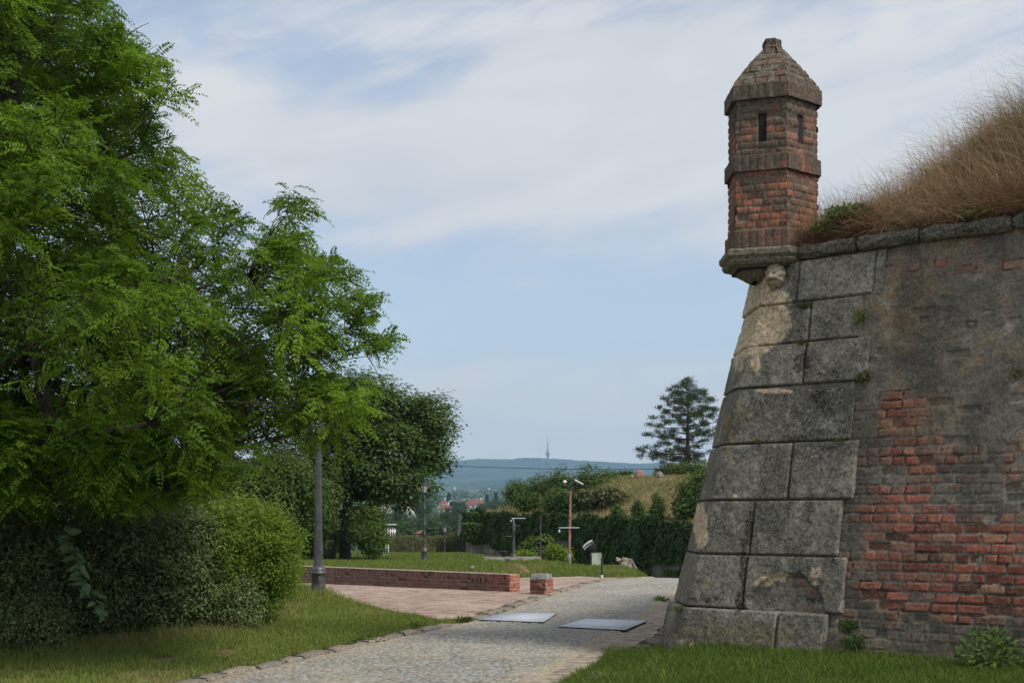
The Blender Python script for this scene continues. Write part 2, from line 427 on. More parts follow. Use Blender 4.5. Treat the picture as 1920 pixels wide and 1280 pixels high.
bare = np.clip(sstep(.66, .74, n_a * .7 + n_b * .3) + (gsum(960 + FPX * gx / np.maximum(gy, 1), HY + FPX * EYE / np.maximum(gy, 1), [(310, 1237, 30, 7, 1), (425, 1221, 26, 6, 1), (365, 1238, 18, 5, .8), (530, 1152, 40, 7, .8), (560, 1140, 30, 7, .7)]) if True else 0), 0, 1)[:, None]; cg = cg * (1 - bare) + soil * bare
fw = sstep(90, 160, gy)[:, None]; ff = sstep(.56, .64, n_c)[:, None]
cg = cg * (1 - fw) + (farc * (1 - ff) + field * ff) * fw
ground = struct(link_mesh('ground', np.c_[gx, gy, Zg.ravel()], grid_faces(len(ys), len(us)), M['ground'], attrs={'Col': cg}, smooth=True))

# ------------------------------------------------------------------ cobbled road, dirt verges, kerb, brick plaza
def cells(x, y, seed, jit=.72):
    """jittered grid: distance to the nearest cell border and the cell's own random numbers"""
    ix, iy = np.floor(x), np.floor(y); f1 = np.full(x.shape, 9.); f2 = np.full(x.shape, 9.); r = np.zeros(x.shape); r2 = np.zeros(x.shape)
    for dx in (-1, 0, 1):
        for dy in (-1, 0, 1):
            cx, cy = ix + dx, iy + dy; h1, h2 = _hash(cx, cy, seed), _hash(cx, cy, seed + 7)
            px, py = cx + .5 + (h1 - .5) * jit, cy + .5 + (h2 - .5) * jit
            d = np.maximum(np.abs(px - x), np.abs(py - y)) * .55 + np.hypot(px - x, py - y) * .45
            m = d < f1; f2 = np.where(m, f1, np.minimum(f2, d)); r = np.where(m, _hash(cx, cy, seed + 13), r); r2 = np.where(m, _hash(cx, cy, seed + 29), r2); f1 = np.minimum(f1, d)
    return f2 - f1, r, r2
nL, nW = 1500, 190
t = np.linspace(0, 1, nL)
def at_line(L, t):
    k = np.linspace(0, 1, len(L)); return np.stack([np.interp(t, k, L[:, 0]), np.interp(t, k, L[:, 1])], 1)
# equalise by distance from the camera so that the two edges pair up across the road
eL, eR = at_line(KLs, np.linspace(0, 1, nL)), at_line(KRs, np.linspace(0, 1, nL))
s = np.linspace(0, 1, nW)
RX = eL[:, None, 0] * (1 - s) + eR[:, None, 0] * s; RY = eL[:, None, 1] * (1 - s) + eR[:, None, 1] * s
wx, wy = RX + .05 * fbm(RX * 1.3, RY * 1.3, 2), RY + .05 * fbm(RX * 1.3, RY * 1.3, 4)
rot = .45
cx, cy = (wx * math.cos(rot) - wy * math.sin(rot)) / .088, (wx * math.sin(rot) + wy * math.cos(rot)) / .094
e, r, r2 = cells(cx, cy, 21)
m_ = sstep(.05, .30, e)
patch = fbm(RX / .9, RY / .9, 31)
Zr = H(RX, RY) + .010 + m_ * (.016 + .008 * (r - .5)) + .014 * (fbm(RX / .7, RY / .7, 6) - .5)
cob = np.array([.285, .28, .255]) * (.80 + .34 * r[..., None]) ; cob = cob * (1 + .12 * (r2[..., None] - .5) * np.array([1.3, 0, -1.3]))
gap = np.array([.085, .075, .055]) * (1 - sstep(.5, .62, patch)[..., None]) + np.array([.30, .25, .18]) * sstep(.5, .62, patch)[..., None]
edge = np.minimum(s, 1 - s)[None, :] * 3.0
Zr = Zr - .028 * sstep(.16, .0, edge + .2 * (patch - .5))
dust = (sstep(.42, .0, edge + .25 * (patch - .5)) * .8 + .18 * sstep(.55, .75, patch))[..., None]
cc = gap * (1 - m_[..., None]) + cob * m_[..., None]
cc = cc * (1 - dust) + np.array([.33, .27, .19]) * dust
gm = (sstep(.60, .70, fbm(RX / .5, RY / .35, 41)) * sstep(.3, .1, m_) )[..., None]
cc = cc * (1 - gm) + np.array([.09, .11, .03]) * gm
struct(link_mesh('road', np.stack([RX, RY, Zr], -1).reshape(-1, 3), grid_faces(nL, nW), M['cobble'], attrs={'Col': cc.reshape(-1, 3)}, smooth=True))

def strip(name, L, w0, w1, lift, mat, n=160, seed=1, sl=slice(None)):
    L = L[sl]; tn = unit(np.gradient(L, axis=0)); nr = np.stack([-tn[:, 1], tn[:, 0]], 1)
    ww = np.linspace(0, 1, 7); j = (fbm(L[:, 0] * 2, L[:, 1] * 2, seed) - .5) * .25
    P = L[:, None, :] + nr[:, None, :] * ((w0 + j)[:, None] * (1 - ww) + (w1 + j * .5)[:, None] * ww)[..., None]
    Z = H(P[..., 0], P[..., 1]) + lift + .012 * np.sin(ww * math.pi)
    return struct(link_mesh(name, np.concatenate([P, Z[..., None]], -1).reshape(-1, 3), grid_faces(len(L), 7), mat, smooth=True))
kl_near = KLs[:, 1] < 19.6
strip('verge', KLs, .12, -.42, .003, M['sand'], sl=kl_near)
strip('verge', KRs, .12, -.45, .003, M['sand'], sl=KRs[:, 1] < 28, seed=4)
# kerb stones: a row of worn blocks along the lawn side, and the pale edging along the plaza
def kerb_row(L, off, w, h, seed, lo=.35, hi=.7, jit=.02):
    rng = np.random.default_rng(seed); mb = MB(); cols = []
    seg = np.hypot(*np.diff(L, axis=0).T); sacc = np.concatenate([[0], np.cumsum(seg)]); p = 0.0
    while p < sacc[-1] - .8:
        ln = rng.uniform(lo, hi); mid = p + ln / 2; x, y = np.interp(mid, sacc, L[:, 0]), np.interp(mid, sacc, L[:, 1])
        x2, y2 = np.interp(mid + .1, sacc, L[:, 0]), np.interp(mid + .1, sacc, L[:, 1]); a = math.atan2(y2 - y, x2 - x) + rng.normal() * .03
        nx, ny = -math.sin(a), math.cos(a); o = off + rng.normal() * jit
        hh = h + rng.uniform(-.02, .015); k0 = mb.n
        mb.box((x + nx * o, y + ny * o, float(H(x + nx * o, y + ny * o)) + hh / 2 - .03), (ln - .015, w + rng.uniform(-.03, .02), hh + .06), rz=a, bevel=.018)
        cols += [np.array([.27, .235, .19]) * rng.uniform(.75, 1.1)] * (mb.n - k0); p += ln
    return struct(mb.build('kerb', M['stone'], attrs={'Col': np.array(cols)}))
kerb_row(KLs[kl_near], .07, .20, .045, 3)
kerb_row(KLs[(KLs[:, 1] > 20.3) & (KLs[:, 1] < 35)], .10, .24, .035, 5, .4, .8)
kerb_row(KRs[(KRs[:, 1] < 24)], -.50, .22, .03, 7, .4, .9, .05)
# plaza of small rose bricks
px0, px1, py0, py1 = -8.0, 3.2, 19.6, 36.2
gxx, gyy = np.meshgrid(np.arange(px0, px1, .03), np.arange(py0, py1, .03), indexing='ij')
ca, sa = math.cos(.62), math.sin(.62); a_, b_ = (gxx * ca + gyy * sa), (-gxx * sa + gyy * ca)
row = np.floor(b_ / .085); col = np.floor(a_ / .2 + row * .5); hb = _hash(row, col, 77)
fx, fy = (a_ / .2 + row * .5) % 1, (b_ / .085) % 1
mo = sstep(.0, .10, np.minimum(np.minimum(fx, 1 - fx) * 2.3, np.minimum(fy, 1 - fy)) )
inpl = pip(gxx.ravel(), gyy.ravel(), [tuple(p) for p in PB] + [(-9, 40)] + [(-.3, 33.2), (.6, 34.6), (1.8, 35.2), (2.4, 34.2)] + [tuple(p) for p in KLs[(KLs[:, 1] > 20.2) & (KLs[:, 1] < 34)][::-1]]).reshape(gxx.shape)
ss = (gxx - LW_A[0]) * lw_n[0] + (gyy - LW_A[1]) * lw_n[1]
inpl &= ~((ss > .1) & (gxx < 0.1))
pn = fbm(gxx / 1.1, gyy / 1.1, 55); pn2 = fbm(gxx / .3, gyy / .3, 57)
cpl = np.array([.31, .222, .178]) * (.6 + .8 * hb[..., None]); cpl = cpl * mo[..., None] + np.array([.16, .125, .10]) * (1 - mo[..., None])
du = sstep(.48, .72, pn * .6 + pn2 * .4)[..., None]; cpl = cpl * (1 - du) + np.array([.37, .29, .23]) * du
Zp = H(gxx, gyy) + .010 + .006 * mo * hb + .02 * (pn - .5)
Fp = grid_faces(*gxx.shape); ok = inpl.ravel()[Fp].all(1); Fp = Fp[ok]
used, inv = np.unique(Fp, return_inverse=True)
Vp = np.stack([gxx, gyy, Zp], -1).reshape(-1, 3)[used]
struct(link_mesh('plaza', Vp, inv.reshape(-1, 4), M['cobble'], attrs={'Col': cpl.reshape(-1, 3)[used]}, smooth=True))

# ------------------------------------------------------------------ the bastion
A0 = np.array([1.902, 14.5]); Z0 = .6; D1 = np.array([.764, -.645]); N1 = np.array([-.645, -.764]); BAT = .22
VB = np.array([.25, .08]); CH = np.array([0.0, 1.0]); NC = np.array([-1.0, 0.0])
def wall_pt(u, z, h=0.0):
    u, z, h = np.broadcast_arrays(np.asarray(u, float), np.asarray(z, float), np.asarray(h, float))
    xy = A0 + D1 * u[..., None] - N1 * (BAT * (z - Z0) - h)[..., None]
    return np.concatenate([xy, z[..., None]], -1)
def arris_u(z): return (VB @ D1) * (np.asarray(z) - Z0)
def ray_wall(px, py):
    r = np.array([(px - 960) / FPX, 1.0]); rz = -(py - HY) / FPX
    t = (A0 @ N1 + BAT * Z0 - BAT * EYE) / (r @ N1 + BAT * rz)
    P = r * t; z = EYE + rz * t; u = (P - A0) @ D1
    return u, z, t
def to_px(P): return 960 + FPX * P[..., 0] / P[..., 1], HY - FPX * (P[..., 2] - EYE) / P[..., 1]
def brick_field(U, Z, seed, bw=.25, bh=.095, mort=.014, warp=.010, rough=1.0):
    U = U + warp * (fbm(U * 4, Z * 4, seed) - .5) * 2; Z = Z + warp * (fbm(U * 3.1 + 7, Z * 3.1, seed + 3) - .5) * 2
    row = np.floor(Z / bh); wr = np.where(_hash(row, row * 0, seed + 9) < .45, bw * .55, bw) * (0.92 + .16 * _hash(row, row * 0 + 2, seed)); xi = U / wr + 7 * _hash(row, row * 0 + 1, seed)
    col = np.floor(xi); fx = xi - col; fz = Z / bh - row
    e = np.minimum(np.minimum(fx, 1 - fx) * wr, np.minimum(fz, 1 - fz) * bh) + .007 * rough * (fbm(U * 28, Z * 28, seed + 5) - .55)
    m = sstep(mort * .25, mort * .95, e)
    h1, h2, h3 = _hash(row, col, seed + 1), _hash(row, col, seed + 2), _hash(row, col, seed + 4)
    uc = (col + .5 - 7 * _hash(row, row * 0 + 1, seed)) * wr; zc = (row + .5) * bh
    return m, h1, h2, h3, uc, zc
bastion = thing('bastion', 'tall sloping corner bastion of weathered grey stone blocks and red brick', 'wall', (*A0, 0.1))
# --- brick face
uu, zz = np.meshgrid(np.arange(1.15, 6.15, .0115), np.arange(-.15, 4.46, .0115), indexing='ij')
P0 = wall_pt(uu, zz); ppx, ppy = to_px(P0)
m_, h1, h2, h3, uc, zc = brick_field(uu, zz, 100)
bkx, bky = to_px(wall_pt(uc, zc))
nL1, nL2, nL3 = fbm(uu * 1.3, zz * 1.6, 201), fbm(uu * 5, zz * 6, 203), fbm(uu * 14, zz * 18, 207)
RED = [(1790, 1075, 190, 75, .85), (1760, 985, 150, 45, .55), (1890, 1110, 130, 90, .6), (1700, 770, 55, 35, .75), (1720, 855, 70, 40, .6), (1690, 945, 60, 40, .45), (1640, 1040, 45, 30, .6),
       (1780, 497, 200, 16, .55), (1905, 955, 60, 60, .35), (1870, 860, 80, 50, .2), (1740, 640, 170, 80, -.45), (1850, 740, 120, 60, -.3), (1720, 1185, 190, 22, -.25), (1880, 600, 90, 60, -.15)]
E = .22 + .5 * gsum(bkx, bky, RED) + .5 * gsum(ppx, ppy, RED) + .45 * (fbm(uc * 1.4, zc * 1.8, 211) - .5) + .45 * (fbm(uu * 1.4, zz * 1.8, 211) - .5) + .34 * (h1 - .5)
ex = .92 * sstep(.32, .98, E + .6 * (nL3 - .5) + .75 * (nL2 - .5))
redc = np.array([.275, .09, .058]) * (.62 + .62 * h2[..., None]); redc = redc * (1 - .5 * (h3 > .86)[..., None]) ; redc = redc + (h3 < .1)[..., None] * np.array([.05, .07, .045])
redc = redc * (.78 + .44 * nL3[..., None])
coat0 = np.clip(sstep(.30, .55, nL1 * .45 + nL2 * .55 + .30 * gsum(ppx, ppy, [(1740, 640, 190, 110, 1), (1880, 640, 130, 150, 1.), (1900, 780, 120, 70, .6)])), 0, 1)
gray = np.array([.142, .131, .108]) * (.55 + .9 * nL2[..., None]) * (.9 + .2 * h2[..., None])
och = (sstep(.52, .66, nL1 * .5 + .5 * nL2 + .10 * gsum(ppx, ppy, [(1720, 550, 90, 40, 1), (1850, 560, 70, 50, 1), (1700, 650, 40, 40, .5), (1800, 620, 130, 20, .3), (1840, 930, 60, 40, .9), (1650, 880, 60, 50, .4), (1650, 1180, 120, 30, .5)])) * .62 * (.3 + .7 * h1))[..., None]
gray = gray * (1 - och) + np.array([.27, .175, .065]) * och
brw = (np.clip(sstep(.45, .75, nL1) * .4 + (h1 > .72) * .35, 0, .7) * (1 - .7 * coat0) * (.4 + .6 * h2))[..., None]; gray = gray * (1 - brw) + np.array([.175, .10, .068]) * (.7 + .6 * nL3[..., None]) * brw
dkb = ((h2 < .16) * .5 * (1 - coat0))[..., None]; gray = gray * (1 - dkb) + np.array([.05, .047, .042]) * dkb
wht = sstep(.60, .74, nL3 * .6 + nL2 * .4)[..., None] * .5; gray = gray * (1 - wht) + np.array([.33, .32, .29]) * wht
mor = np.array([.235, .215, .175]) * (.55 + .7 * nL3[..., None])
stn = (sstep(.50, .66, fbm(uu * 2.6 + .4 * nL2, zz * .9, 237) * .7 + nL3 * .3) * .5 * (1 - .6 * ex))[..., None]; body_dark = np.array([.045, .043, .038])
low = (sstep(.75, .1, zz + .4 * (nL1 - .5)) * .55)[..., None]
body = gray * (1 - ex[..., None]) + redc * ex[..., None]
coat = coat0 * (1 - ex)     # old render still covering the joints
mm = np.maximum(m_, coat * .92)
cw = mor * (1 - mm[..., None]) + body * mm[..., None]
cw = cw * (1 - stn) + body_dark * stn      # black run-off staining
cw = cw * (1 - low) + (cw * .35 + np.array([.10, .095, .05]) * .65) * low
pink = gsum(ppx, ppy, [(1780, 497, 230, 20, .5)])[..., None]; cw = cw * (1 - pink) + (cw * .5 + np.array([.24, .16, .13]) * .5) * pink
hgt = mm * .012 + m_ * (h1 - .5) * .010 * (1 - .8 * coat) - (h3 > .93) * m_ * .018 + (nL3 - .5) * .010 + (nL2 - .5) * .022 + (nL1 - .5) * .05
gapd = (1 - m_) * (1 - coat) * sstep(.55, .66, nL2 * .5 + nL3 * .5 + .12 * h1); hgt -= gapd * .022; cw = cw * (1 - .75 * gapd[..., None])      # joints that have lost their mortar
link_mesh('brick_face', wall_pt(uu, zz, hgt - .02).reshape(-1, 3), grid_faces(*uu.shape), M['brick'], bastion, attrs={'Col': cw.reshape(-1, 3)}, smooth=True)
# --- stone blocks at the corner
BEIGE = [(1430, 612, 52, 44, 1.3), (1400, 600, 30, 40, 1.2), (1425, 520, 30, 30, .55), (1470, 560, 40, 20, .5), (1385, 640, 25, 25, .8), (1318, 985, 12, 46, 1.3), (1433, 552, 9, 22, 1.3), (1412, 565, 9, 16, .8), (1405, 640, 28, 16, .8), (1432, 1092, 16, 9, 1.0), (1462, 1082, 26, 8, 1.3), (1487, 1094, 10, 10, 1.1), (1530, 1072, 26, 18, .6), (1525, 1098, 12, 8, .7), (1607, 944, 12, 12, 1.1), (1460, 733, 40, 5, 1.0), (1420, 690, 16, 26, .55), (1388, 690, 12, 30, .5), (1380, 928, 8, 5, .7), (1306, 1207, 6, 6, 1.2)]
OCH = [(1368, 800, 12, 50, .7), (1335, 880, 14, 50, .5), (1392, 700, 9, 40, .5), (1395, 780, 12, 30, .5), (1335, 985, 22, 50, .25), (1500, 1190, 120, 25, .35), (1330, 1090, 25, 30, .3)]
BLK = [(1508, 682, 22, 26, .7), (1535, 740, 16, 26, .8), (1552, 765, 14, 20, .7), (1500, 820, 50, 8, .6), (1408, 990, 8, 40, .9), (1396, 1060, 7, 50, 1.0), (1390, 1130, 10, 20, 1.), (1330, 1125, 45, 9, .6), (1525, 1120, 30, 12, .8), (1570, 700, 12, 9, .6), (1560, 835, 30, 10, .5), (1400, 520, 30, 20, .6), (1515, 880, 60, 30, .25)]
def stone_col(P, u, z, rnd):
    px, py = to_px(P); a, b, c = fbm(u * 2.2, z * 2.2, 301), fbm(u * 9, z * 9, 303), fbm(u * 30, z * 30, 305)
    big = fbm(u * .9 + 5, z * .9, 309); col = np.array([.156, .143, .116]) * (.25 + .7 * a + .45 * b + .55 * big)[..., None] * (.8 + .4 * rnd)
    tan = (sstep(.56, .70, fbm(u * 1.6 + 3, z * 1.2, 311) * .6 + b * .4) * .45)[..., None]; col = col * (1 - tan) + np.array([.27, .225, .155]) * tan
    drk = (sstep(.47, .63, fbm(u * 3.2, z * 2.0, 313) * .6 + c * .4 + .08 * gsum(px, py, [(1480, 880, 110, 190, 1)])) * .62)[..., None]; col = col * (1 - drk) + np.array([.055, .055, .048]) * drk
    li = sstep(.52, .68, c * .55 + b * .45)[..., None] * .55; col = col * (1 - li) + np.array([.33, .325, .30]) * li
    def put(col, L, cc, lo, hi, nz, amt=1.0):
        k = (sstep(lo, hi, gsum(px, py, L) + nz) * amt)[..., None]; return col * (1 - k) + np.array(cc) * (.8 + .4 * b[..., None]) * k
    col = put(col, OCH, (.22, .15, .055), .2, .8, .7 * (b - .5), .8)
    col = put(col, [(1400, 1190, 190, 30, 1.0)], (.15, .125, .065), .3, 1.0, .9 * (a - .5), .75)
    col = put(col, BEIGE, (.56, .44, .29), .42, .62, .55 * (b - .5) + .3 * (c - .5))
    col = put(col, BLK, (.022, .022, .02), .35, .6, 1.0 * (c - .5) + .5 * (b - .5), .85)
    return col, a, b, c
ROWS = [(-.25, .61, [1459, 1549], .06), (.61, 1.18, [1398, 1586], .0), (1.18, 1.76, [1412, 1578], .004), (1.76, 2.37, [1484, 1606], .006), (2.37, 2.985, [1601], .0), (2.985, 3.45, [1511, 1629], .004), (3.45, 3.90, [1521, 1617], .0), (3.90, 4.37, [1500, 1641], .0)]
SRNG = np.random.default_rng(5)
for k, (z0, z1, bnds, proud) in enumerate(ROWS):
    zm = (z0 + z1) / 2; prev = None
    for b, bp in enumerate(bnds):
        y_ = HY - (zm - EYE) * FPX / 14.0
        u1 = ray_wall(bp, y_)[0]; rnd = SRNG.random()
        nz_ = max(8, int((z1 - z0) / .014)); zs = np.linspace(z0 + .002, z1 - .002, nz_)
        if prev is None:
            nq, nu = 26, max(10, int((u1 - arris_u(zm)) / .014))
            q = np.linspace(.95, 0, nq, endpoint=False); sU = np.linspace(0, 1, nu)
            Zc, _ = np.meshgrid(zs, np.arange(nq + nu), indexing='ij')
            ua = arris_u(Zc[:, nq:]); U = np.concatenate([arris_u(Zc[:, :nq]) - q[None, :], ua + (u1 - .004 - ua) * sU[None, :]], 1)
            base = np.concatenate([np.concatenate([(A0 + VB * (Zc[:, :nq, None] - Z0)) + CH * q[None, :, None], Zc[:, :nq, None]], -1), wall_pt(U[:, nq:], Zc[:, nq:])], 1)
            nb = np.where(np.arange(nq + nu)[:, None] < nq, NC, N1)
            wgt = np.clip((np.arange(nq + nu) - nq + 2) / 4, 0, 1)[:, None]; nb = unit(NC * (1 - wgt) + N1 * wgt)
            eu = np.minimum(U - (arris_u(Zc) - .95), u1 - U); corner = .02 * np.exp(-((np.arange(nq + nu) - nq) / 1.6) ** 2)[None, :]
        else:
            nu = max(8, int((u1 - prev) / .014)); Zc, U = np.meshgrid(zs, np.linspace(prev + .004, u1 - .004, nu), indexing='ij')
            base = wall_pt(U, Zc); nb = np.repeat(N1[None], nu, 0); eu = np.minimum(U - prev, u1 - U); corner = 0
        e = np.minimum(eu, np.minimum(Zc - z0, z1 - Zc)) + .012 * (fbm(U * 5, Zc * 5, 351) > .56)
        col, a, bb, c = stone_col(base, U, Zc, rnd)
        jn = .012 * (fbm(U * 11, Zc * 11, 320 + k) - .5)
        h = .024 + proud + .006 * rnd - .009 * (1 - sstep(.0, .009, e + jn)) + (a - .5) * .032 + (bb - .5) * .018 + (c - .5) * .009 - corner
        px, py = to_px(base)
        if k == 1 and b == 1:      # the scooped, spalled block near the ground
            arch = ((px - 1475) / 72) ** 2 + ((py - 1150) / 75) ** 2 + .35 * (bb - .5); h -= .05 * sstep(1.05, .92, arch)
        if k == 6 and b == 0: h -= .02 * sstep(.5, .7, gsum(px, py, BEIGE[:1]) + .4 * (bb - .5))
        dk = (1 - sstep(0, .008, e + jn)) * .42; col = col * (1 - dk[..., None]) + np.array([.05, .048, .035]) * dk[..., None]
        ring = np.zeros(e.shape, bool); ring[0, :] = ring[-1, :] = True; ring[:, 0] = ring[:, -1] = True
        h = np.where(ring, np.where(bb > .56, -.03, -.004), h)
        V = base.copy(); V[..., :2] += nb[None] * h[..., None]
        o = link_mesh('stone_block', V.reshape(-1, 3), grid_faces(*e.shape)[:, ::-1], M['stone'], bastion, attrs={'Col': col.reshape(-1, 3)}, smooth=True)
        prev = u1
# --- solid body behind the facing
def ring_at(z, ins=.035):
    a = A0 + VB * (z - Z0) - (N1 + NC) * ins * .6; e_ = a + CH * .95 + np.array([ins * .3, 0]); f_ = e_ + np.array([.35, .94]) * 9
    r_ = A0 + D1 * 6.2 - N1 * (BAT * (z - Z0) + ins); b_ = r_ + np.array([.3, .95]) * 13
    return [a, r_, b_, f_, e_]
mb = MB(); z0, z1 = -.5, 4.44; r0, r1 = ring_at(z0), ring_at(z1); V = [(*p, z0) for p in r0] + [(*p, z1) for p in r1]
mb.add(V, [[i, (i + 1) % 5, 5 + (i + 1) % 5, 5 + i] for i in range(5)]); mb.F[3].append(np.array([[5, 6, 7], [5, 7, 8], [5, 8, 9]]))
mb.build('wall_body', M['core'], bastion)
# plain rendered strip between the top block and the brick
zs, us_ = np.arange(3.9, 4.37, .015), np.linspace(ray_wall(1642, 520)[0], ray_wall(1659, 520)[0], 14); Zc, U = np.meshgrid(zs, us_, indexing='ij')
Bp = wall_pt(U, Zc); col, a, bb, c = stone_col(Bp, U, Zc, .6)
link_mesh('render_strip', wall_pt(U, Zc, .012 + (bb - .5) * .02).reshape(-1, 3), grid_faces(*U.shape)[:, ::-1], M['stone'], bastion, attrs={'Col': col.reshape(-1, 3)}, smooth=True)
# --- half-round cordon along the top
cu = ray_wall(1500, 480)[0]; rngc = np.random.default_rng(8); ci = 0
while cu < 5.7:
    ln = rngc.uniform(.55, 1.0); n1_, n2_ = int(ln / .02), 22
    U, T = np.meshgrid(np.linspace(cu + .008, cu + ln - .008, n1_), np.linspace(-1.35, 2.1, n2_), indexing='ij')
    nn = fbm(U * 6, T * 1.2, 400 + ci); n3_ = fbm(U * 22, T * 4, 410); R = .094 + .05 * (nn - .5) + .02 * (n3_ - .5)
    endr = sstep(0, .05, np.minimum(U - cu, cu + ln - U)); R = R * (.72 + .28 * endr)
    zc_ = 4.455; off = .03 + R * np.cos(T) ; Zc = zc_ + R * np.sin(T) * .88
    V = wall_pt(U, Zc * 0 + zc_, off); V[..., 2] = Zc
    col, a, bb, c = stone_col(V, U, Zc + T, rngc.random()); col = col * .62
    mossy = sstep(.45, .7, fbm(U * 4, T, 420) + .25 * (T > 1.0))[..., None] * .6; col = col * (1 - mossy) + np.array([.055, .055, .03]) * mossy
    link_mesh('cordon_stone', V.reshape(-1, 3), grid_faces(*U.shape), M['stone'], bastion, attrs={'Col': col.reshape(-1, 3)}, smooth=True)
    cu += ln; ci += 1
# --- carved head under the turret
mu, mz, mt = ray_wall(1461, 518); mc = wall_pt(mu, mz, .075)
nth, nph = 60, 44
TH, PH = np.meshgrid(np.linspace(-math.pi / 2, math.pi / 2, nth), np.linspace(-math.pi, math.pi, nph, endpoint=False), indexing='ij')
fx_, fz_, fy_ = np.cos(TH) * np.sin(PH), np.sin(TH), np.cos(TH) * np.cos(PH)
face = fy_ > -.1
def gb(x, z, rx, rz): return np.exp(-(((fx_ - x) / rx) ** 2 + ((fz_ - z) / rz) ** 2)) * face
rad = 1 + .30 * gb(0, -.05, .16, .30) + .24 * gb(0, -.28, .30, .16) + .16 * gb(-.30, .22, .20, .10) + .16 * gb(.30, .22, .20, .10) - .24 * gb(-.28, .06, .13, .10) - .24 * gb(.28, .06, .13, .10) \
    + .15 * gb(-.45, -.2, .2, .22) + .15 * gb(.45, -.2, .2, .22) - .28 * gb(0, -.47, .28, .055) + .15 * gb(0, -.62, .25, .12) + .14 * gb(-.12, -.2, .09, .09) + .14 * gb(.12, -.2, .09, .09) - .1 * gb(0, .28, .06, .18)
mane = sstep(.55, .75, np.hypot(fx_, fz_)) * (.5 + .5 * np.cos(np.arctan2(fz_, fx_) * 11)); rad = rad + .13 * mane * face
rad = rad + .05 * (fbm(fx_ * 6, fz_ * 6, 440) - .5)
loc = np.stack([fx_ * rad * .108, fy_ * rad * .11, fz_ * rad * .135], -1)
xa, ya = np.array([*(-D1), 0]), np.array([*N1, 0])
V = mc + loc[..., 0:1] * (-xa) + loc[..., 1:2] * ya + loc[..., 2:3] * np.array([0, 0, 1.])
Fm = grid_faces(nth, nph); i0 = np.arange(nth - 1) * nph + nph - 1; Fm = np.concatenate([Fm, np.stack([i0, i0 + nph, i0 + 1, i0 - nph + 1], 1)])
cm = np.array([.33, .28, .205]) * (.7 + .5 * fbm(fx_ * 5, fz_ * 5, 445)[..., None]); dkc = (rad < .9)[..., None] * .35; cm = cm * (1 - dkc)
link_mesh('carved_head', V.reshape(-1, 3), Fm, M['brick'], bastion, attrs={'Col': cm.reshape(-1, 3)}, smooth=True)

# ------------------------------------------------------------------ sentry turret
TC = np.array([2.93, 15.0]); HX = np.array([[78, -27.8], [9.5, -84], [-77.4, -54], [-78, 27.8], [-9.5, 84], [77.4, 54]]) / 166.7
turret = thing('sentry_turret', 'small six-sided red brick lookout turret with pointed roof on the bastion corner', 'turret', (*TC, 4.2))
def hex_shell(name, prof, mat, colfn, res=.014, hfn=None, seed=0):
    """six faces swept up a profile of (z, scale); hfn gives the relief, colfn the colour"""
    prof = np.array(prof, float); L = np.concatenate([[0], np.cumsum(np.hypot(np.diff(prof[:, 0]), np.diff(prof[:, 1]) * .5))])
    nv = max(6, int(L[-1] / res)); tv = np.unique(np.concatenate([np.linspace(0, L[-1], nv), L])); zv, sv = np.interp(tv, L, prof[:, 0]), np.interp(tv, L, prof[:, 1])
    Vs, Fs, Cs, n = [], [], [], 0
    for k in range(6):
        a, b = HX[k], HX[(k + 1) % 6]; ln = np.linalg.norm(b - a); nu = max(6, int(ln * prof[:, 1].max() / res))
        S, T = np.meshgrid(np.linspace(0, 1, nu), np.arange(len(tv)), indexing='ij'); Zv, Sc = zv[T], sv[T]
        U = (S - .5) * ln * Sc + k * 3.7; base = a * (1 - S[..., None]) + b * S[..., None]
        out = unit(base); pv = tv[T]
        h, c = hfn(U, Zv, pv, k, S), None
        col = colfn(U, Zv, pv, k, S)
        xy = TC + base * Sc[..., None] + out * h[..., None]
        Vs.append(np.concatenate([xy, Zv[..., None]], -1).reshape(-1, 3)); Fs.append(grid_faces(nu, len(tv))[:, ::-1] + n); Cs.append(col.reshape(-1, 3)); n += nu * len(tv)
    Vs = np.concatenate(Vs); return link_mesh(name, Vs, np.concatenate(Fs), mat, turret, attrs={'Col': np.concatenate(Cs)}, smooth=True)
SLIT = {0: None}
def tb(U, Z, bw, bh, mort, seed, dark, soldier=False):
    m_, h1, h2, h3, uc, zc = brick_field(U, Z, seed, bw, bh, mort, .008, 1.3) if not soldier else brick_field(Z * 0 + .03 + .0 * Z, U, seed, 5.0, .085, .012, .006, 1.2)
    a, c = fbm(U * 5, Z * 5, seed + 50), fbm(U * 24, Z * 24, seed + 51)
    red = np.array([.27, .108, .07]) * (.5 + .75 * h2[..., None]); red = np.where((h3 > .90)[..., None], np.array([.36, .12, .07]) * (.75 + .4 * h1[..., None]), red); red = np.where((h3 < .2)[..., None], np.array([.15, .085, .065]), red)
    red = red * (.7 + .6 * c[..., None])
    dirt_shade = np.clip(sstep(.40, .68, a * .7 + c * .3 + dark + .05), 0, .92)[..., None]; red = red * (1 - dirt_shade) + np.array([.085, .072, .058]) * (.6 + .8 * c[..., None]) * dirt_shade
    mor = np.array([.22, .185, .14]) * (.5 + .7 * c[..., None]) * (1 - .45 * dirt_shade)
    col = mor * (1 - m_[..., None]) + red * m_[..., None]
    h = m_ * .013 + m_ * (h1 - .5) * .012 - m_ * (h3 < .07) * .016 + (c - .5) * .010 + (a - .5) * .010
    return h, col
def slit_mask(k, S, Z):
    lim = {1: (.44, .585), 0: (.43, .62), 2: (.42, .58), 3: (.42, .58), 4: (.42, .58), 5: (.42, .58)}[k]
    if k == 0: lim = (1 - .575, 1 - .385)
    if k == 1: lim = (1 - .59, 1 - .44)
    return (S > lim[0]) & (S < lim[1]) & (Z > 5.68) & (Z < 5.985)
def upper_dark(Z): return .20 * sstep(5.75, 6.15, Z) + .02
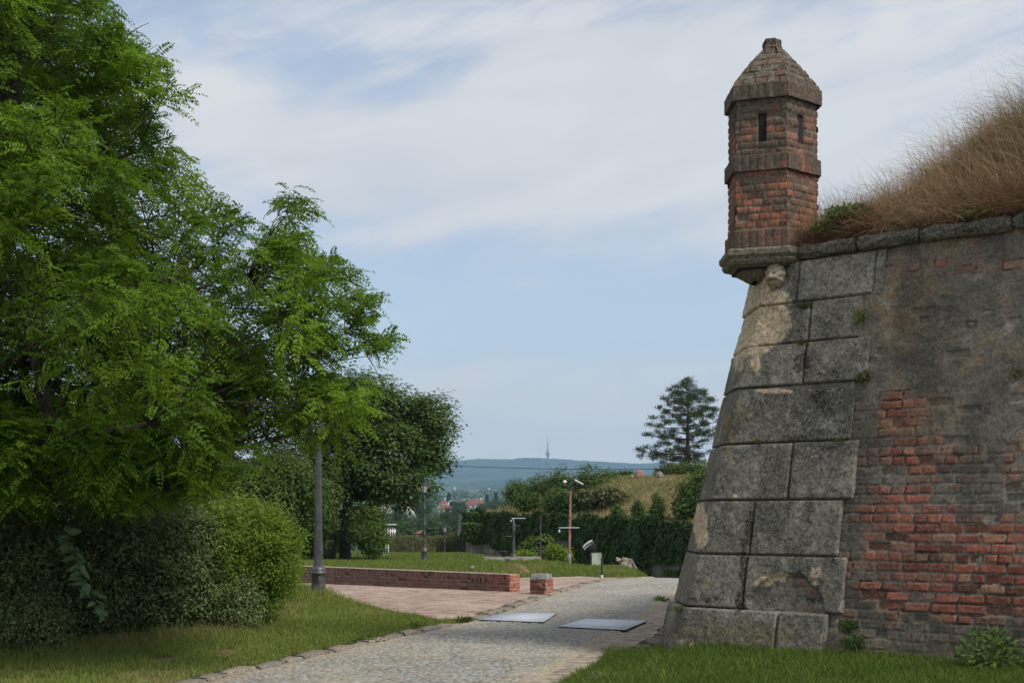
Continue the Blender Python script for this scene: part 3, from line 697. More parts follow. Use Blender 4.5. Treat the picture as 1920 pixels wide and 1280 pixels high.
def h_body(U, Z, p, k, S):
    h, c = tb(U, Z, .22, .079, .013, 500, upper_dark(Z)); return np.where(slit_mask(k, S, Z), -.20, h)
def c_body(U, Z, p, k, S):
    h, c = tb(U, Z, .22, .079, .013, 500, upper_dark(Z)); return np.where(slit_mask(k, S, Z)[..., None], np.array([.05, .04, .035]), c)
hex_shell('lower_body', [(4.70, .985), (5.37, .985)], M['brick'], lambda U, Z, p, k, S: tb(U, Z, .22, .079, .013, 500, -.08)[1], .0115, lambda U, Z, p, k, S: tb(U, Z, .22, .079, .013, 500, -.08)[0])
hex_shell('upper_body', [(5.52, .975), (6.16, .975)], M['brick'], c_body, .0115, h_body)
def band(name, z0, z1, s, dark, seed):
    pr = [(z0, s - .09), (z0, s), (z1, s), (z1 + .012, s - .02), (z1 + .015, s - .09)]
    hex_shell(name, pr, M['brick'], lambda U, Z, p, k, S: tb(U, Z, .2, .08, .012, seed, dark, True)[1], .012, lambda U, Z, p, k, S: tb(U, Z, .2, .08, .012, seed, dark, True)[0] * sstep(s * 0, .02, np.ones_like(Z)) * .8)
band('base_course', 4.52, 4.705, 1.06, .02, 520)
band('string_course', 5.36, 5.525, 1.065, .14, 530)
band('cornice', 6.145, 6.30, 1.075, .20, 540)
def rf(U, Z, p, k, S):
    m_, h1, h2, h3, uc, zc = brick_field(U, p + .03, 560, .24, .115, .012, .012, 1.4)
    a, c = fbm(U * 5, p * 5, 561), fbm(U * 26, p * 26, 563)
    col = np.array([.088, .072, .055]) * (.6 + .35 * h2 + .5 * c)[..., None]; li = sstep(.52, .66, c * .6 + a * .4)[..., None] * .3; col = col * (1 - li) + np.array([.30, .285, .25]) * li
    rd = ((h3 > .78) * .3)[..., None]; col = col * (1 - rd) + np.array([.19, .085, .06]) * rd
    col = col * (.5 + .5 * m_[..., None]); return m_ * .012 + (h1 - .5) * .014 * m_ + (c - .5) * .018 + (a - .5) * .02, col
hex_shell('roof', [(6.305, 1.045), (6.36, 1.0), (6.62, .58), (6.80, .25), (6.86, .17)], M['brick'], lambda *a: rf(*a)[1], .012, lambda *a: rf(*a)[0])
def fin(U, Z, p, k, S):
    c = fbm(U * 9 + k, Z * 9, 571); return (c - .5) * .05, np.array([.075, .07, .05]) * (.5 + c)[..., None]
hex_shell('finial', [(6.84, .14), (6.855, .215), (6.91, .20), (6.935, .17), (6.938, .0)], M['stone'], lambda *a: fin(*a)[1], .012, lambda *a: fin(*a)[0])
def sl(U, Z, p, k, S):
    a, c = fbm(U * 4 + k, p * 4, 581), fbm(U * 20, p * 20, 583); col = np.array([.155, .135, .10]) * (.5 + .6 * a + .4 * c)[..., None]
    gr = sstep(.5, .7, a)[..., None] * .4; col = col * (1 - gr) + np.array([.10, .105, .06]) * gr
    return (c - .5) * .014 + (a - .5) * .02, col
hex_shell('base_slab', [(4.20, .50), (4.335, .98), (4.345, 1.10), (4.385, 1.16), (4.40, 1.13), (4.44, 1.21), (4.495, 1.21), (4.515, 1.16), (4.525, 1.0)], M['stone'], lambda *a: sl(*a)[1], .013, lambda *a: sl(*a)[0])
mb = MB(); mb.prism(TC + HX * .93, 4.3, 6.35); mb.build('core', M['dark_hole'], turret)

# ------------------------------------------------------------------ grassy bank on top of the bastion
def bank(u, w):
    rise = np.interp(u, [.2, .9, 1.3, 1.75, 2.4, 3.7, 5.2], [.06, .15, .32, .62, 1.0, 1.42, 1.62])
    return 4.50 + .10 * sstep(-.05, .12, w) + rise * sstep(.05, 1.7, w) * (1 - .12 * sstep(2, 6, w)) + .26 * (fbm(u * 2.0, w * 2.0, 601) - .5) * sstep(-.02, .5, w)
UB, WB = np.meshgrid(np.linspace(.05, 6.6, 130), np.concatenate([np.linspace(-.05, 2.4, 60), np.linspace(2.6, 9, 20)]), indexing='ij')
ztop = 4.46
def bank_pt(u, w):
    base = A0 + D1 * u[..., None] - N1 * (BAT * (ztop - Z0) + w - .02)[..., None]
    # keep inside the corner: the left edge of the bank runs back along the hidden face
    return np.concatenate([base, bank(u, w)[..., None]], -1)
Vb = bank_pt(UB, WB); Vb[..., 0] += np.maximum(0, .62 - UB) * 0
nb1 = fbm(UB * 3, WB * 3, 605); cb = np.array([.13, .085, .05]) * (.7 + .6 * nb1[..., None])
struct(link_mesh('embankment', Vb.reshape(-1, 3), grid_faces(*UB.shape), M['ground'], attrs={'Col': cb.reshape(-1, 3)}, smooth=True))
# ------------------------------------------------------------------ foliage builders
def leaf_quads(C, D, Nn, L, Wd, fold=.12):
    S = unit(np.cross(Nn, D)); L = np.asarray(L)[..., None] if np.ndim(L) else L; Wd = np.asarray(Wd)[..., None] if np.ndim(Wd) else Wd
    mid = C + D * (L * .48); up = Nn * (Wd * fold * 2)
    V = np.stack([C, mid + S * (Wd * .5) + up, C + D * L, mid - S * (Wd * .5) + up], 1)
    n = len(C); F = np.arange(n * 4).reshape(n, 4); return V.reshape(-1, 3), F
class Leaves:
    def __init__(s): s.V = []; s.F = []; s.T = []; s.n = 0
    def add(s, V, F, tint):
        s.V.append(V); s.F.append(F + s.n); s.T.append(np.repeat(np.clip(tint, 0, 1), 4)); s.n += len(V)
    def build(s, name, mat, parent=None, origin=None):
        return link_mesh(name, np.concatenate(s.V), np.concatenate(s.F), mat, parent, origin, {'tint': np.concatenate(s.T)})
def pinnate(lv, P, D, L, npair, ll, lw, rng, droop=.45, tint=None):
    """compound leaves: a drooping rachis with opposite leaflets"""
    n = len(P); up = unit(np.array([0, 0, 1.]) + .45 * rng.normal(size=(n, 3))); S = unit(np.cross(D, up)); tint = rng.random(n) if tint is None else tint
    ts = np.linspace(.14, .97, npair); L = np.broadcast_to(L, (n,))
    dr = droop * rng.uniform(.5, 1.5, n)
    for sgn in (-1, 1, 0):
        for t in (ts if sgn else [1.0]):
            C = P + D * (L * t)[:, None] - np.array([0, 0, 1.]) * (dr * L * t * t)[:, None]
            T = unit(D - np.array([0, 0, 2.]) * (dr * t)[:, None])
            d = unit(S * sgn * .92 + T * (.38 if sgn else 1) - np.array([0, 0, .22]) + .12 * rng.normal(size=(n, 3)))
            Nn = unit(np.cross(S, T) + .3 * rng.normal(size=(n, 3))); Nn = np.where((Nn[:, 2:] < 0), -Nn, Nn)
            Nn = unit(Nn - d * (Nn * d).sum(1, keepdims=True))
            k = ll * (.65 + .5 * math.sin(math.pi * min(1, t * .85 + .08))) * L / L.mean() * rng.uniform(.85, 1.15, n)
            V, F = leaf_quads(C, d, Nn, k, k * lw); lv.add(V, F, tint + .12 * (rng.random(n) - .5) + .15 * (t - .5))
def blob_leaves(lv, B, n, L, Wd, rng, cluster=9, cr=.22, inner=.22, up=.5, bump=.35, squash=1.0, tlo=.0, thi=1.0, droop=.25):
    """leaf clusters spread through lumpy crowns; B rows are x, y, z, radius"""
    B = np.asarray(B, float); p = B[:, 3] ** 2; p = p / p.sum(); nc = n // cluster
    k = rng.choice(len(B), nc, p=p); d = rsph(rng, nc); d[:, 2] *= squash
    sd_ = rng.integers(1000)
    rr_ = 1 + bump * 2 * (fbm(d[:, 0] * 3 + k * 7, d[:, 1] * 3 + d[:, 2] * 3.7, sd_) - .5)
    deep = rng.random(nc) < inner; rad = B[k, 3] * rr_ * np.where(deep, rng.random(nc) ** .5, rng.uniform(.82, 1.06, nc))
    C = B[k, :3] + d * rad[:, None]
    inside = np.zeros(nc, bool)
    for b in B: inside |= (np.linalg.norm(C - b[:3], axis=1) < b[3] * .62)
    keep = ~inside | deep; C, d, k = C[keep], d[keep], k[keep]; nc = len(C)
    ct = rng.random(nc)
    off = rng.normal(size=(nc, cluster, 3)) * (cr * .5); off[..., 2] *= .6
    P = (C[:, None] + off).reshape(-1, 3); dd = np.repeat(d, cluster, 0); m = len(P)
    Nn = unit(dd * .55 + np.array([0, 0, up]) + .55 * rsph(rng, m)); t = rsph(rng, m) + dd * .5 - np.array([0, 0, droop]); D = unit(t - Nn * (t * Nn).sum(1, keepdims=True))
    s = rng.uniform(.7, 1.25, m); V, F = leaf_quads(P, D, Nn, L * s, Wd * s); tint = tlo + (thi - tlo) * (.45 * np.repeat(ct, cluster) + .55 * rng.random(m))
    lv.add(V, F, tint)
def crown(name, B, n, L, Wd, mat, parent, seed, **kw):
    lv = Leaves(); blob_leaves(lv, B, n, L, Wd, np.random.default_rng(seed), **kw); return lv.build(name, M[mat], parent)
def limb(mb, a, b, r0, r1, rng, wig=.08, n=7, sag=0.0, seg=6):
    a, b = np.array(a, float), np.array(b, float); t = np.linspace(0, 1, n)[:, None]; ln = np.linalg.norm(b - a)
    P = a + (b - a) * t + rng.normal(size=(n, 3)) * wig * ln * .25 * np.sin(t * math.pi) + np.array([0, 0, 1]) * sag * ln * np.sin(t * math.pi)
    mb.tube(P, np.linspace(r0, r1, n), seg); return P
def px_blobs(L, d, jit, rng, stretch=1.0):
    return np.array([(*W(x, y, d + rng.uniform(-jit, jit)), r * d / FPX * stretch) for x, y, r in L])

# ------------------------------------------------------------------ the big locust tree on the left
rng = np.random.default_rng(42)
POLY = [(-420, -260), (60, -260), (190, -60), (215, 15), (275, 70), (255, 110), (320, 112), (332, 140), (300, 165), (345, 212), (340, 245), (285, 262), (296, 300), (345, 290), (400, 332), (402, 362), (440, 385), (485, 420), (482, 455),
        (500, 450), (503, 392), (520, 360), (560, 360), (578, 400), (572, 440), (597, 480), (622, 490), (655, 490), (672, 528), (705, 535), (706, 580), (690, 620), (640, 668), (622, 690), (650, 715), (682, 735), (688, 780), (650, 772), (612, 796), (596, 800), (580, 822), (540, 832), (500, 858), (450, 885), (420, 920), (330, 945), (200, 965), (-420, 975)]
tree = thing('locust_tree', 'large bright green locust tree with feathery hanging leaves filling the left side', 'tree', (-6.6, 14.6, 0))
cl_ = []; tries = 0
Ppx = np.array(POLY, float)
while len(cl_) < 560 and tries < 40000:
    tries += 1; x, y = rng.uniform(-400, 710), rng.uniform(-240, 940)
    if not pip(np.array([x]), np.array([y]), POLY)[0]: continue
    ed = float(pdist(np.array([x]), np.array([y]), POLY, True)[0])
    if ed < 17: continue
    th = np.clip(.35 + ed * .012, .35, 2.6); d = 14 + rng.uniform(-1, 1) * th + .9 * max(0, (y - 600) / 300) + .9 * max(0, (y - 620) / 300) * min(1, max(0, (480 - x) / 250))
    if ed > 45 and float(fbm(np.array([x / 105.]), np.array([y / 72.]), 47, 2)[0]) < .49 and d < 14.6: d += 1.9      # deep recesses between the boughs
    if any(abs(x - c[0]) < 26 and abs(y - c[1]) < 20 and abs(d - c[2]) < .55 for c in cl_): continue
    cl_.append((x, y, d, ed))
for (x, y) in ((688, 668), (665, 652), (538, 400), (620, 520), (655, 562), (655, 755), (620, 775), (590, 790), (597, 770), (512, 470), (498, 500), (530, 478), (300, 195), (282, 130), (560, 815), (440, 870), (600, 760), (570, 740)):
    cl_.append((x, y, 13.2 + rng.uniform(-.5, .5), 10))
for _ in range(150):        # depth behind, so that the sky shows through only here and there
    x, y = rng.uniform(-250, 430), rng.uniform(-100, 900)
    if pip(np.array([x + 40]), np.array([y]), POLY)[0]: cl_.append((x, y, rng.uniform(15.2, 16.8), 60))
for _ in range(46):         # sprays that hang in front of the lowest limbs
    cl_.append((rng.uniform(-60, 400), rng.uniform(800, 930), rng.uniform(13.2, 14.4), 30))
lv = Leaves(); lm = MB(); tw = MB(); trunk_x, trunk_y = -6.6, 14.6
tk = [(-6.75, 14.7, -.2), (-6.7, 14.6, 1.0), (-6.35, 14.4, 2.4), (-5.75, 14.2, 3.9), (-5.35, 14.1, 5.3), (-5.25, 14.0, 6.6), (-5.15, 14.0, 7.8)]
trm = MB(); trm.tube(np.array(tk), np.array([.36, .30, .25, .20, .15, .11, .07]), 10)
trm.tube(np.array([(-6.35, 14.4, 2.3), (-6.0, 14.6, 3.6), (-5.5, 14.9, 5.0), (-5.0, 15.0, 6.6)]), np.array([.2, .15, .1, .05]), 8)
trm.tube(np.array([(-6.55, 14.5, 1.6), (-5.6, 13.7, 2.15), (-4.6, 13.3, 2.35), (-3.6, 13.3, 2.5), (-2.8, 13.4, 2.9)]), np.array([.13, .085, .055, .035, .015]), 8)
trm.tube(np.array([(-6.6, 14.6, 1.2), (-5.4, 14.3, 1.78), (-4.3, 14.2, 1.80), (-3.3, 14.3, 2.1)]), np.array([.10, .065, .04, .018]), 8)
trm.tube(np.array([(-6.1, 14.4, 2.9), (-4.9, 14.3, 3.5), (-3.7, 14.2, 3.9), (-3.2, 14.2, 4.05)]), np.array([.10, .055, .028, .012]), 8)
trm.tube(np.array([(-5.6, 14.2, 4.3), (-4.9, 14.2, 5.0), (-4.1, 14.1, 5.4), (-3.6, 14.1, 5.6)]), np.array([.07, .035, .02, .008]), 8)
NODES = np.array([(-5.6, 13.7, 2.15), (-4.6, 13.3, 2.35), (-3.6, 13.3, 2.5), (-5.4, 14.3, 1.78), (-4.3, 14.2, 1.8), (-3.4, 14.3, 2.08), (-4.9, 14.3, 3.5), (-3.7, 14.2, 3.9), (-2.8, 14.2, 4.15), (-5.3, 14.15, 4.6), (-4.5, 14.15, 5.2), (-5.6, 14.2, 4.3), (-5.35, 14.1, 5.3), (-5.25, 14, 6.6), (-6.0, 14.3, 3.2), (-5.5, 14.9, 5.0), (-6.5, 14.5, 2.0), (-3.9, 14.1, 5.5)])
for i, (x, y, d, ed) in enumerate(cl_):
    c = W(x, y, d); hd = NODES - c; cost = np.linalg.norm(hd, axis=1) + 1.2 * np.maximum(0, NODES[:, 2] - c[2]) + .8 * np.maximum(0, NODES[:, 0] - c[0])
    nd = NODES[np.argmin(cost)]
    limb(lm, nd, c, .014, .004, rng, .07, 7, .05, 5)
    out = unit(c - nd + np.array([.25, -.25, .25])); rc = .24 + .10 * min(1, ed / 80); 
    ns = 9 if ed > 25 else 6
    dirs = unit(out * .65 + rsph(rng, ns) * .9 + np.array([0, -.1, .12])); base_t = .05 + .75 * rng.random() ** 1.2 + (.28 if d < 13.3 or ed < 40 else 0)  # front and outer clumps tinted lighter: sunlit tips put into the leaf colour
    for dv in dirs:
        Lt = rng.uniform(.22, .45) * (1 if ed > 25 else .62); nl = rng.integers(5, 9)
        s_ = np.linspace(.1, 1, nl)[:, None]; P = c + dv * rng.uniform(0, .12) + dv * Lt * s_ - np.array([0, 0, 1]) * (.22 * Lt * s_ ** 2)
        side = unit(np.cross(dv, np.array([0, 0, 1.]) + .3 * rng.normal(size=3))); sg = np.where(np.arange(nl) % 2, 1, -1)[:, None]
        Dl = unit(dv * .55 + side * sg * .75 + np.array([0, 0, .10]) + .25 * rng.normal(size=(nl, 3)))
        Ls = rng.uniform(.17, .30, nl)
        # prune what would reach far beyond the crown's natural outline
        tip = P + Dl * Ls[:, None] - np.array([0, 0, .25]) * Ls[:, None]; qx, qy = to_px(tip)
        okk = pip(qx, qy, POLY) | (pdist(qx, qy, POLY, True) < 9)
        if ed == 10: okk[:] = True
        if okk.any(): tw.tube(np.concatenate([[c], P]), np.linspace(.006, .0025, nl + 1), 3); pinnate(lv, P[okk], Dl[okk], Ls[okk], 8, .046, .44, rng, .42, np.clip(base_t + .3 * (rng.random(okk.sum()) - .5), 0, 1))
trm.build('trunk', M['bark'], tree, smooth=True); lm.build('limbs', M['bark'], tree); tw.build('twigs', M['bark'], tree)
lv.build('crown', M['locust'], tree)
print('locust leaflets', lv.n // 4)

# ------------------------------------------------------------------ hedge bank on the left
def shrub(name, label, cat, c, rad, n, L, Wd, mat, seed, group=None, nb=9, loose=False, **kw):
    """a bush: several lumps of leaves over a few stems; rad = (x, y, z) half-sizes, c = centre"""
    rng = np.random.default_rng(seed); c = np.array(c, float); zb = float(H(c[0], c[1])); t = thing(name, label, cat, (c[0], c[1], zb), group)
    d = rsph(rng, nb); B = np.c_[c + d * np.array(rad) * .55, np.full(nb, min(rad) * .62) * rng.uniform(.8, 1.15, nb)]; B = np.concatenate([B, [[*c, min(rad) * .7]]])
    if loose:     # many small lumps and upright shoots instead of a clipped ball
        B = np.c_[c + d * np.array(rad) * .72, np.full(nb, min(rad) * .40) * rng.uniform(.7, 1.3, nb)]; B = np.concatenate([B, [[*c, min(rad) * .75]], [[c[0], c[1], c[2] - rad[2] * .45, min(rad) * .7]]])
        q = rsph(rng, 12); q[:, 2] = abs(q[:, 2]); B = np.concatenate([B, np.c_[c + q * np.array(rad) * rng.uniform(.95, 1.12, 12)[:, None], np.full(12, .11)]])
    B[:, 2] = np.maximum(B[:, 2], zb + B[:, 3] * .55)
    crown('foliage', B, n, L, Wd, mat, t, seed + 1, **kw)
    mb = MB()
    if loose:     # shoots of this year's growth standing out all round
        lv = Leaves()
        for k in range(100):
            q = rsph(rng, 1)[0]; q[2] = abs(q[2]) * .9 + .05; q[1] = -abs(q[1]) if rng.random() < .7 else q[1]; p0 = c + q * np.array(rad) * .92; dv = unit(q * .7 + np.array([rng.normal() * .3, rng.normal() * .3, .75])); ln = rng.uniform(.15, .50); m = 16
            s_ = np.linspace(.05, 1, m)[:, None]; P = p0 + dv * ln * s_ - np.array([0, 0, .12]) * ln * s_ ** 2; Dl = unit(dv * .6 + .9 * rsph(rng, m)); N_ = unit(np.array([0, -.3, .7]) + .6 * rsph(rng, m)); Dl = unit(Dl - N_ * (Dl * N_).sum(1, keepdims=True))
            V, F = leaf_quads(P, Dl, N_, L * 1.15 * rng.uniform(.6, 1.2, m), Wd * 1.15 * np.ones(m)); lv.add(V, F, .35 + .65 * rng.random(m))
        lv.build('shoots', M[mat], t)
    for k in range(6):
        a = np.array([c[0] + rng.normal() * rad[0] * .15, c[1] + rng.normal() * rad[1] * .15, zb - .05]); limb(mb, a, B[rng.integers(len(B)), :3], .018 * max(1, rad[2]), .006, rng, .2)
    mb.build('stem', M['bark'], t)
    return t
HG = 'dark leafy shrubs of the hedge bank'
def hb(px, d, top, rx): 
    z = W(px, top, d)[2]; return (W(px, 0, d)[0], d, z * .52), (rx, .85, z * .55)
for (px, d, top, rx, n, mat, seed, lab, L) in (
    (15, 16.0, 948, .75, 46000, 'privet', 11, 'dark green privet shrub at the left edge, under the hanging locust leaves', .055),
    (150, 16.8, 945, .80, 46000, 'privet', 12, 'dense dark privet shrub behind the tall broad-leaved weed', .052),
    (275, 17.6, 938, .80, 46000, 'privet', 13, 'dark small-leaved privet shrub in the middle of the hedge bank', .052),
    (365, 18.9, 945, .7, 46000, 'privet', 14, 'dark privet shrub touching the bright green bush', .052)):
    c, r = hb(px, d, top, rx); shrub('privet_shrub', lab, 'shrub', c, r, n, L, L * .5, mat, seed, HG, nb=26, cluster=10, cr=.15, inner=.25, up=.5, bump=.8, loose=True)
c, r = hb(395, 18.3, 946, .5); shrub('bright_bush', 'bright leafy bush topping the hedge bank left of its right end', 'bush', (c[0], c[1], 1.05), (.55, .55, .65), 26000, .05, .024, 'bright', 19, nb=18, loose=True, cluster=9, cr=.15, inner=.25, tlo=-.1, thi=.9)
c, r = hb(468, 18.9, 950, .62); shrub('bright_bush', 'bright yellow-green bush at the right end of the hedge bank', 'bush', c, (.62, .6, .9), 36000, .05, .024, 'bright', 15, nb=22, loose=True, cluster=9, cr=.15, inner=.25)
c, r = hb(515, 23.5, 1030, .4); shrub('bright_bush', 'low bright green bush sloping down towards the nearest lamp post', 'bush', (c[0], c[1], .5), (.42, .5, .55), 16000, .05, .024, 'bright', 16, cluster=8, cr=.14, inner=.3)
c, r = hb(432, 18.2, 1085, .4); shrub('privet_shrub', 'low dark privet shrub in front of the bright green bush', 'shrub', (c[0], c[1], .4), (.42, .4, .42), 16000, .04, .02, 'privet', 17, HG, cluster=8, cr=.14, inner=.3)
c, r = hb(40, 15.4, 1100, .45); shrub('privet_shrub', 'low grey-green privet shrub in the bottom left corner of the hedge', 'shrub', (c[0], c[1], .33), (.6, .4, .36), 16000, .045, .022, 'privet', 18, HG, cluster=8, cr=.14, inner=.3, tlo=.4)
# tall weed with big leaves
def broad_weed(label, pts, d, seed, L):
    rng = np.random.default_rng(seed); P = np.array([W(x, y, d) for x, y in pts]); t = thing('broadleaf_weed', label, 'plant', (*P[0][:2], float(H(P[0][0], P[0][1]))))
    mb = MB(); mb.tube(P, np.linspace(.012, .005, len(P)), 5); mb.build('stem', M['bark'], t)
    lv = Leaves(); n = 64; s = np.linspace(.08, 1, n) * (len(P) - 1); i = np.minimum(s.astype(int), len(P) - 2); C = P[i] + (P[i + 1] - P[i]) * (s - i)[:, None]
    d1 = unit(np.stack([rng.normal(size=n), -.5 + .5 * rng.normal(size=n), .15 + .3 * rng.normal(size=n)], 1)); N_ = unit(np.array([0, -.5, .8]) + .4 * rng.normal(size=(n, 3))); d1 = unit(d1 - N_ * (d1 * N_).sum(1, keepdims=True))
    Ls = L * rng.uniform(.6, 1.2, n)
    # each leaf as two halves folded at the midrib
    S = np.cross(N_, d1)
    for k in (0, .33, .66):
        pass
    tt = np.linspace(0, 1, 6); prof = np.sin(math.pi * tt ** .8) * .30
    V = []; F = []; q = 0
    for j in range(n):
        mid = C[j] + d1[j] * (Ls[j] * tt)[:, None] - np.array([0, 0, 1]) * (.18 * Ls[j] * tt ** 2)[:, None]; w_ = (prof * Ls[j])[:, None]
        VV = np.stack([mid + S[j] * w_ + N_[j] * w_ * .3, mid, mid - S[j] * w_ + N_[j] * w_ * .3], 1).reshape(-1, 3); V.append(VV); F.append(grid_faces(6, 3) + q); q += 18
    link_mesh('leaf', np.concatenate(V), np.concatenate(F), M['broad'], t, attrs={'tint': np.repeat(rng.uniform(.2, 1, n), 18)})
broad_weed('tall weed with big pale green leaves growing out of the dark hedge', [(205, 1175), (175, 1120), (150, 1070), (135, 1030), (128, 1000)], 14.9, 31, .15)
# tree-of-heaven shoots over the bright bush
t = thing('sumac_shoot', 'yellow-green shoots with long feather leaves rising above the bright bush', 'plant', (*W(420, 0, 19.6)[:2], 0.0)); lv = Leaves(); mb = MB(); rng = np.random.default_rng(33)
for (x, y) in ((345, 965), (372, 955), (398, 968), (425, 950), (452, 958), (470, 985), (330, 975)):
    a, b = W(x + 15, 1080, 19.4), W(x, y, 19.2 + rng.uniform(-.3, .3)); limb(mb, a, b, .012, .005, rng, .1); n = 9
    Dl = unit(np.c_[rng.normal(size=n), rng.normal(size=n) * .7 - .2, rng.uniform(-.1, .6, n)]); pinnate(lv, np.repeat(b[None], n, 0), Dl, rng.uniform(.28, .45, n), 7, .085, .38, rng, .45, rng.uniform(.4, 1, n))
mb.build('stem', M['bark'], t); lv.build('foliage', M['bright'], t)
# trees further back on the left, behind the hedge
BT = 'background trees behind the hedge bank'
def btree(label, blobs, d, n, L, mat, seed, base_px, trunks=((0, .12),), group=BT, name='broadleaf_tree', jit=.8, top=None, **kw):
    rng = np.random.default_rng(seed); B = px_blobs(blobs, d, jit, rng); bx = W(base_px, 0, d)[0]; zb = float(H(bx, d)); t = thing(name, label, 'tree', (bx, d, zb), group)
    crown('crown', B, n, L, L * .6, mat, t, seed + 1, **kw); mb = MB(); cz = np.average(B[:, :3], axis=0, weights=B[:, 3])
    for (dx, r) in trunks:
        P = limb(mb, (bx + dx, d, zb - .1), cz + np.array([dx, 0, -.3]), r, r * .6, rng, .05, seg=9)
        for b in B[:: max(1, len(B) // 9)]: limb(mb, P[3 + rng.integers(3)], b[:3], r * .4, .02, rng, .2)
    mb.build('trunk', M['bark'], t, smooth=True); return t
btree('dark leafy tree closing the gap under the locust at the far left', [(-60, 840, 90), (20, 870, 70), (100, 850, 75), (170, 880, 65), (60, 940, 70), (150, 950, 60), (-30, 930, 70)], 34, 26000, .09, 'dark_tree', 51, 40, cr=.3, inner=.4)
btree('dark leafy tree half hidden behind the middle of the hedge', [(240, 870, 65), (300, 890, 60), (350, 900, 45), (270, 940, 55), (330, 950, 50), (380, 960, 40)], 38, 20000, .10, 'dark_tree', 52, 290, cr=.3, inner=.4)
btree('mid green tree between the hedge bank and the nearest lamp post', [(430, 930, 42), (470, 910, 45), (510, 895, 45), (545, 900, 45), (500, 950, 48), (455, 975, 45), (545, 960, 48), (575, 920, 40)], 48, 24000, .13, 'mid', 53, 500, cr=.35, inner=.3, tlo=0, thi=.7)
btree('very dark tree behind the nearest lamp post', [(520, 985, 35), (555, 985, 38), (590, 960, 40), (580, 1000, 30), (545, 1010, 25), (500, 1000, 28)], 57, 15000, .13, 'dark_tree', 54, 560, cr=.35, inner=.3)
# the dark broad tree beyond the low wall
bl = [(690, 745, 48), (640, 775, 52), (735, 770, 48), (775, 785, 45), (810, 775, 36), (825, 800, 26), (600, 810, 48), (680, 815, 50), (745, 830, 44), (800, 830, 40), (818, 862, 30), (770, 880, 34), (640, 860, 48), (590, 870, 42), (700, 875, 42), (555, 900, 40), (610, 915, 36), (665, 910, 34),
      (735, 912, 28), (790, 905, 26), (715, 935, 20), (760, 940, 20), (530, 870, 36), (660, 720, 26), (575, 760, 36)]
rng = np.random.default_rng(61); D2 = 60.0
B = px_blobs(bl, D2, 1.6, rng, .86); bx, bz = W(620, 0, D2)[0], float(H(W(620, 0, D2)[0], D2))
t2 = thing('broadleaf_tree', 'broad dark green tree with twin trunks on the lawn beyond the low brick wall', 'tree', (bx, D2, bz))
crown('crown', B, 56000, .19, .10, 'dark_tree', t2, 62, cluster=18, cr=.50, inner=.10, bump=.7, up=.9)
mb = MB()
for px_, r, top in ((612, .42, (625, 880)), (648, .28, (655, 880))):
    P = limb(mb, (W(px_, 0, D2)[0], D2, bz - .2), W(*top, D2), r, r * .75, rng, .06, seg=10)
    for b in B[rng.permutation(len(B))[:11]]: limb(mb, P[-1 - rng.integers(2)], b[:3], r * .35, .03, rng, .2)
limb(mb, W(625, 965, D2), W(755, 925, D2), .22, .07, rng, .05, sag=-.03); limb(mb, W(745, 930, D2), W(775, 955, D2), .06, .02, rng)
mb.build('trunk', M['bark'], t2, smooth=True)
UG = 'shrubs under the broad tree'
for (lab, x, y, rx, rz, d, mat, sd_, n) in (('rounded dark shrub to the right of the twin trunks', 690, 985, 38, 42, 58, 'mid', 71, 7000), ('low dark shrub left of the thicker trunk', 575, 1020, 32, 22, 58, 'dark_tree', 72, 4000),
                                   ('shrub drooping over the white slatted frame', 700, 1010, 32, 30, 57, 'dark_tree', 73, 5000), ('mid green shrub beside the nearest lamp shaft', 640, 1005, 26, 26, 63, 'mid', 74, 4000)):
    c = W(x, y, d); shrub('shrub', lab, 'shrub', c, (rx * d / FPX, .8, rz * d / FPX), n, .12, .065, mat, sd_, UG, cr=.3, inner=.3)

# ------------------------------------------------------------------ clipped hedge across the far edge of the lawn
def box_leaves(name, label, cat, P0, P1, zt, thick, n, L, mat, seed, zb=None, tlo=0, thi=1):
    rng = np.random.default_rng(seed); P0, P1 = np.array(P0), np.array(P1); u = rng.random(n); xy = P0 + (P1 - P0) * u[:, None]; zg = H(xy[:, 0], xy[:, 1]) if zb is None else np.full(n, zb)
    nr = unit(np.array([-(P1 - P0)[1], (P1 - P0)[0]])); w_ = np.sqrt(rng.random(n)) * rng.choice([-1, 1], n); v = rng.random(n) ** .7
    lump = 1 + .12 * (fbm(u * 14, v * 3, seed) - .5) * 2
    C = np.c_[xy + nr * (w_ * thick * lump)[:, None], zg + (zt - zg) * v * lump]; o = thing(name, label, cat, (*((P0 + P1) / 2), float(H(*((P0 + P1) / 2)))))
    N_ = unit(np.c_[nr[0] * w_, nr[1] * w_, v] + .7 * rsph(rng, n)); t_ = rsph(rng, n); D = unit(t_ - N_ * (t_ * N_).sum(1, keepdims=True)); s = rng.uniform(.6, 1.2, n)
    lv = Leaves(); V, F = leaf_quads(C, D, N_, L * s, L * .5 * s); lv.add(V, F, tlo + (thi - tlo) * (rng.random(n) * .5 + .5 * fbm(u * 20, v * 4, seed + 3))); lv.build('foliage', M[mat], o)
    mb = MB()
    for k in range(14):
        p = P0 + (P1 - P0) * (k + .5) / 14; z_ = float(H(*p)); mb.tube([(*p, z_ - .1), (p[0], p[1], z_ + (zt - z_) * .6)], [.03, .015], 5)
    mb.build('stem', M['bark'], o); return o
a, b = W(722, 0, 97), W(890, 0, 100); box_leaves('clipped_hedge', 'long low olive green clipped hedge along the far edge of the lawn', 'hedge', a[:2], b[:2], .05, .7, 34000, .11, 'olive', 81)

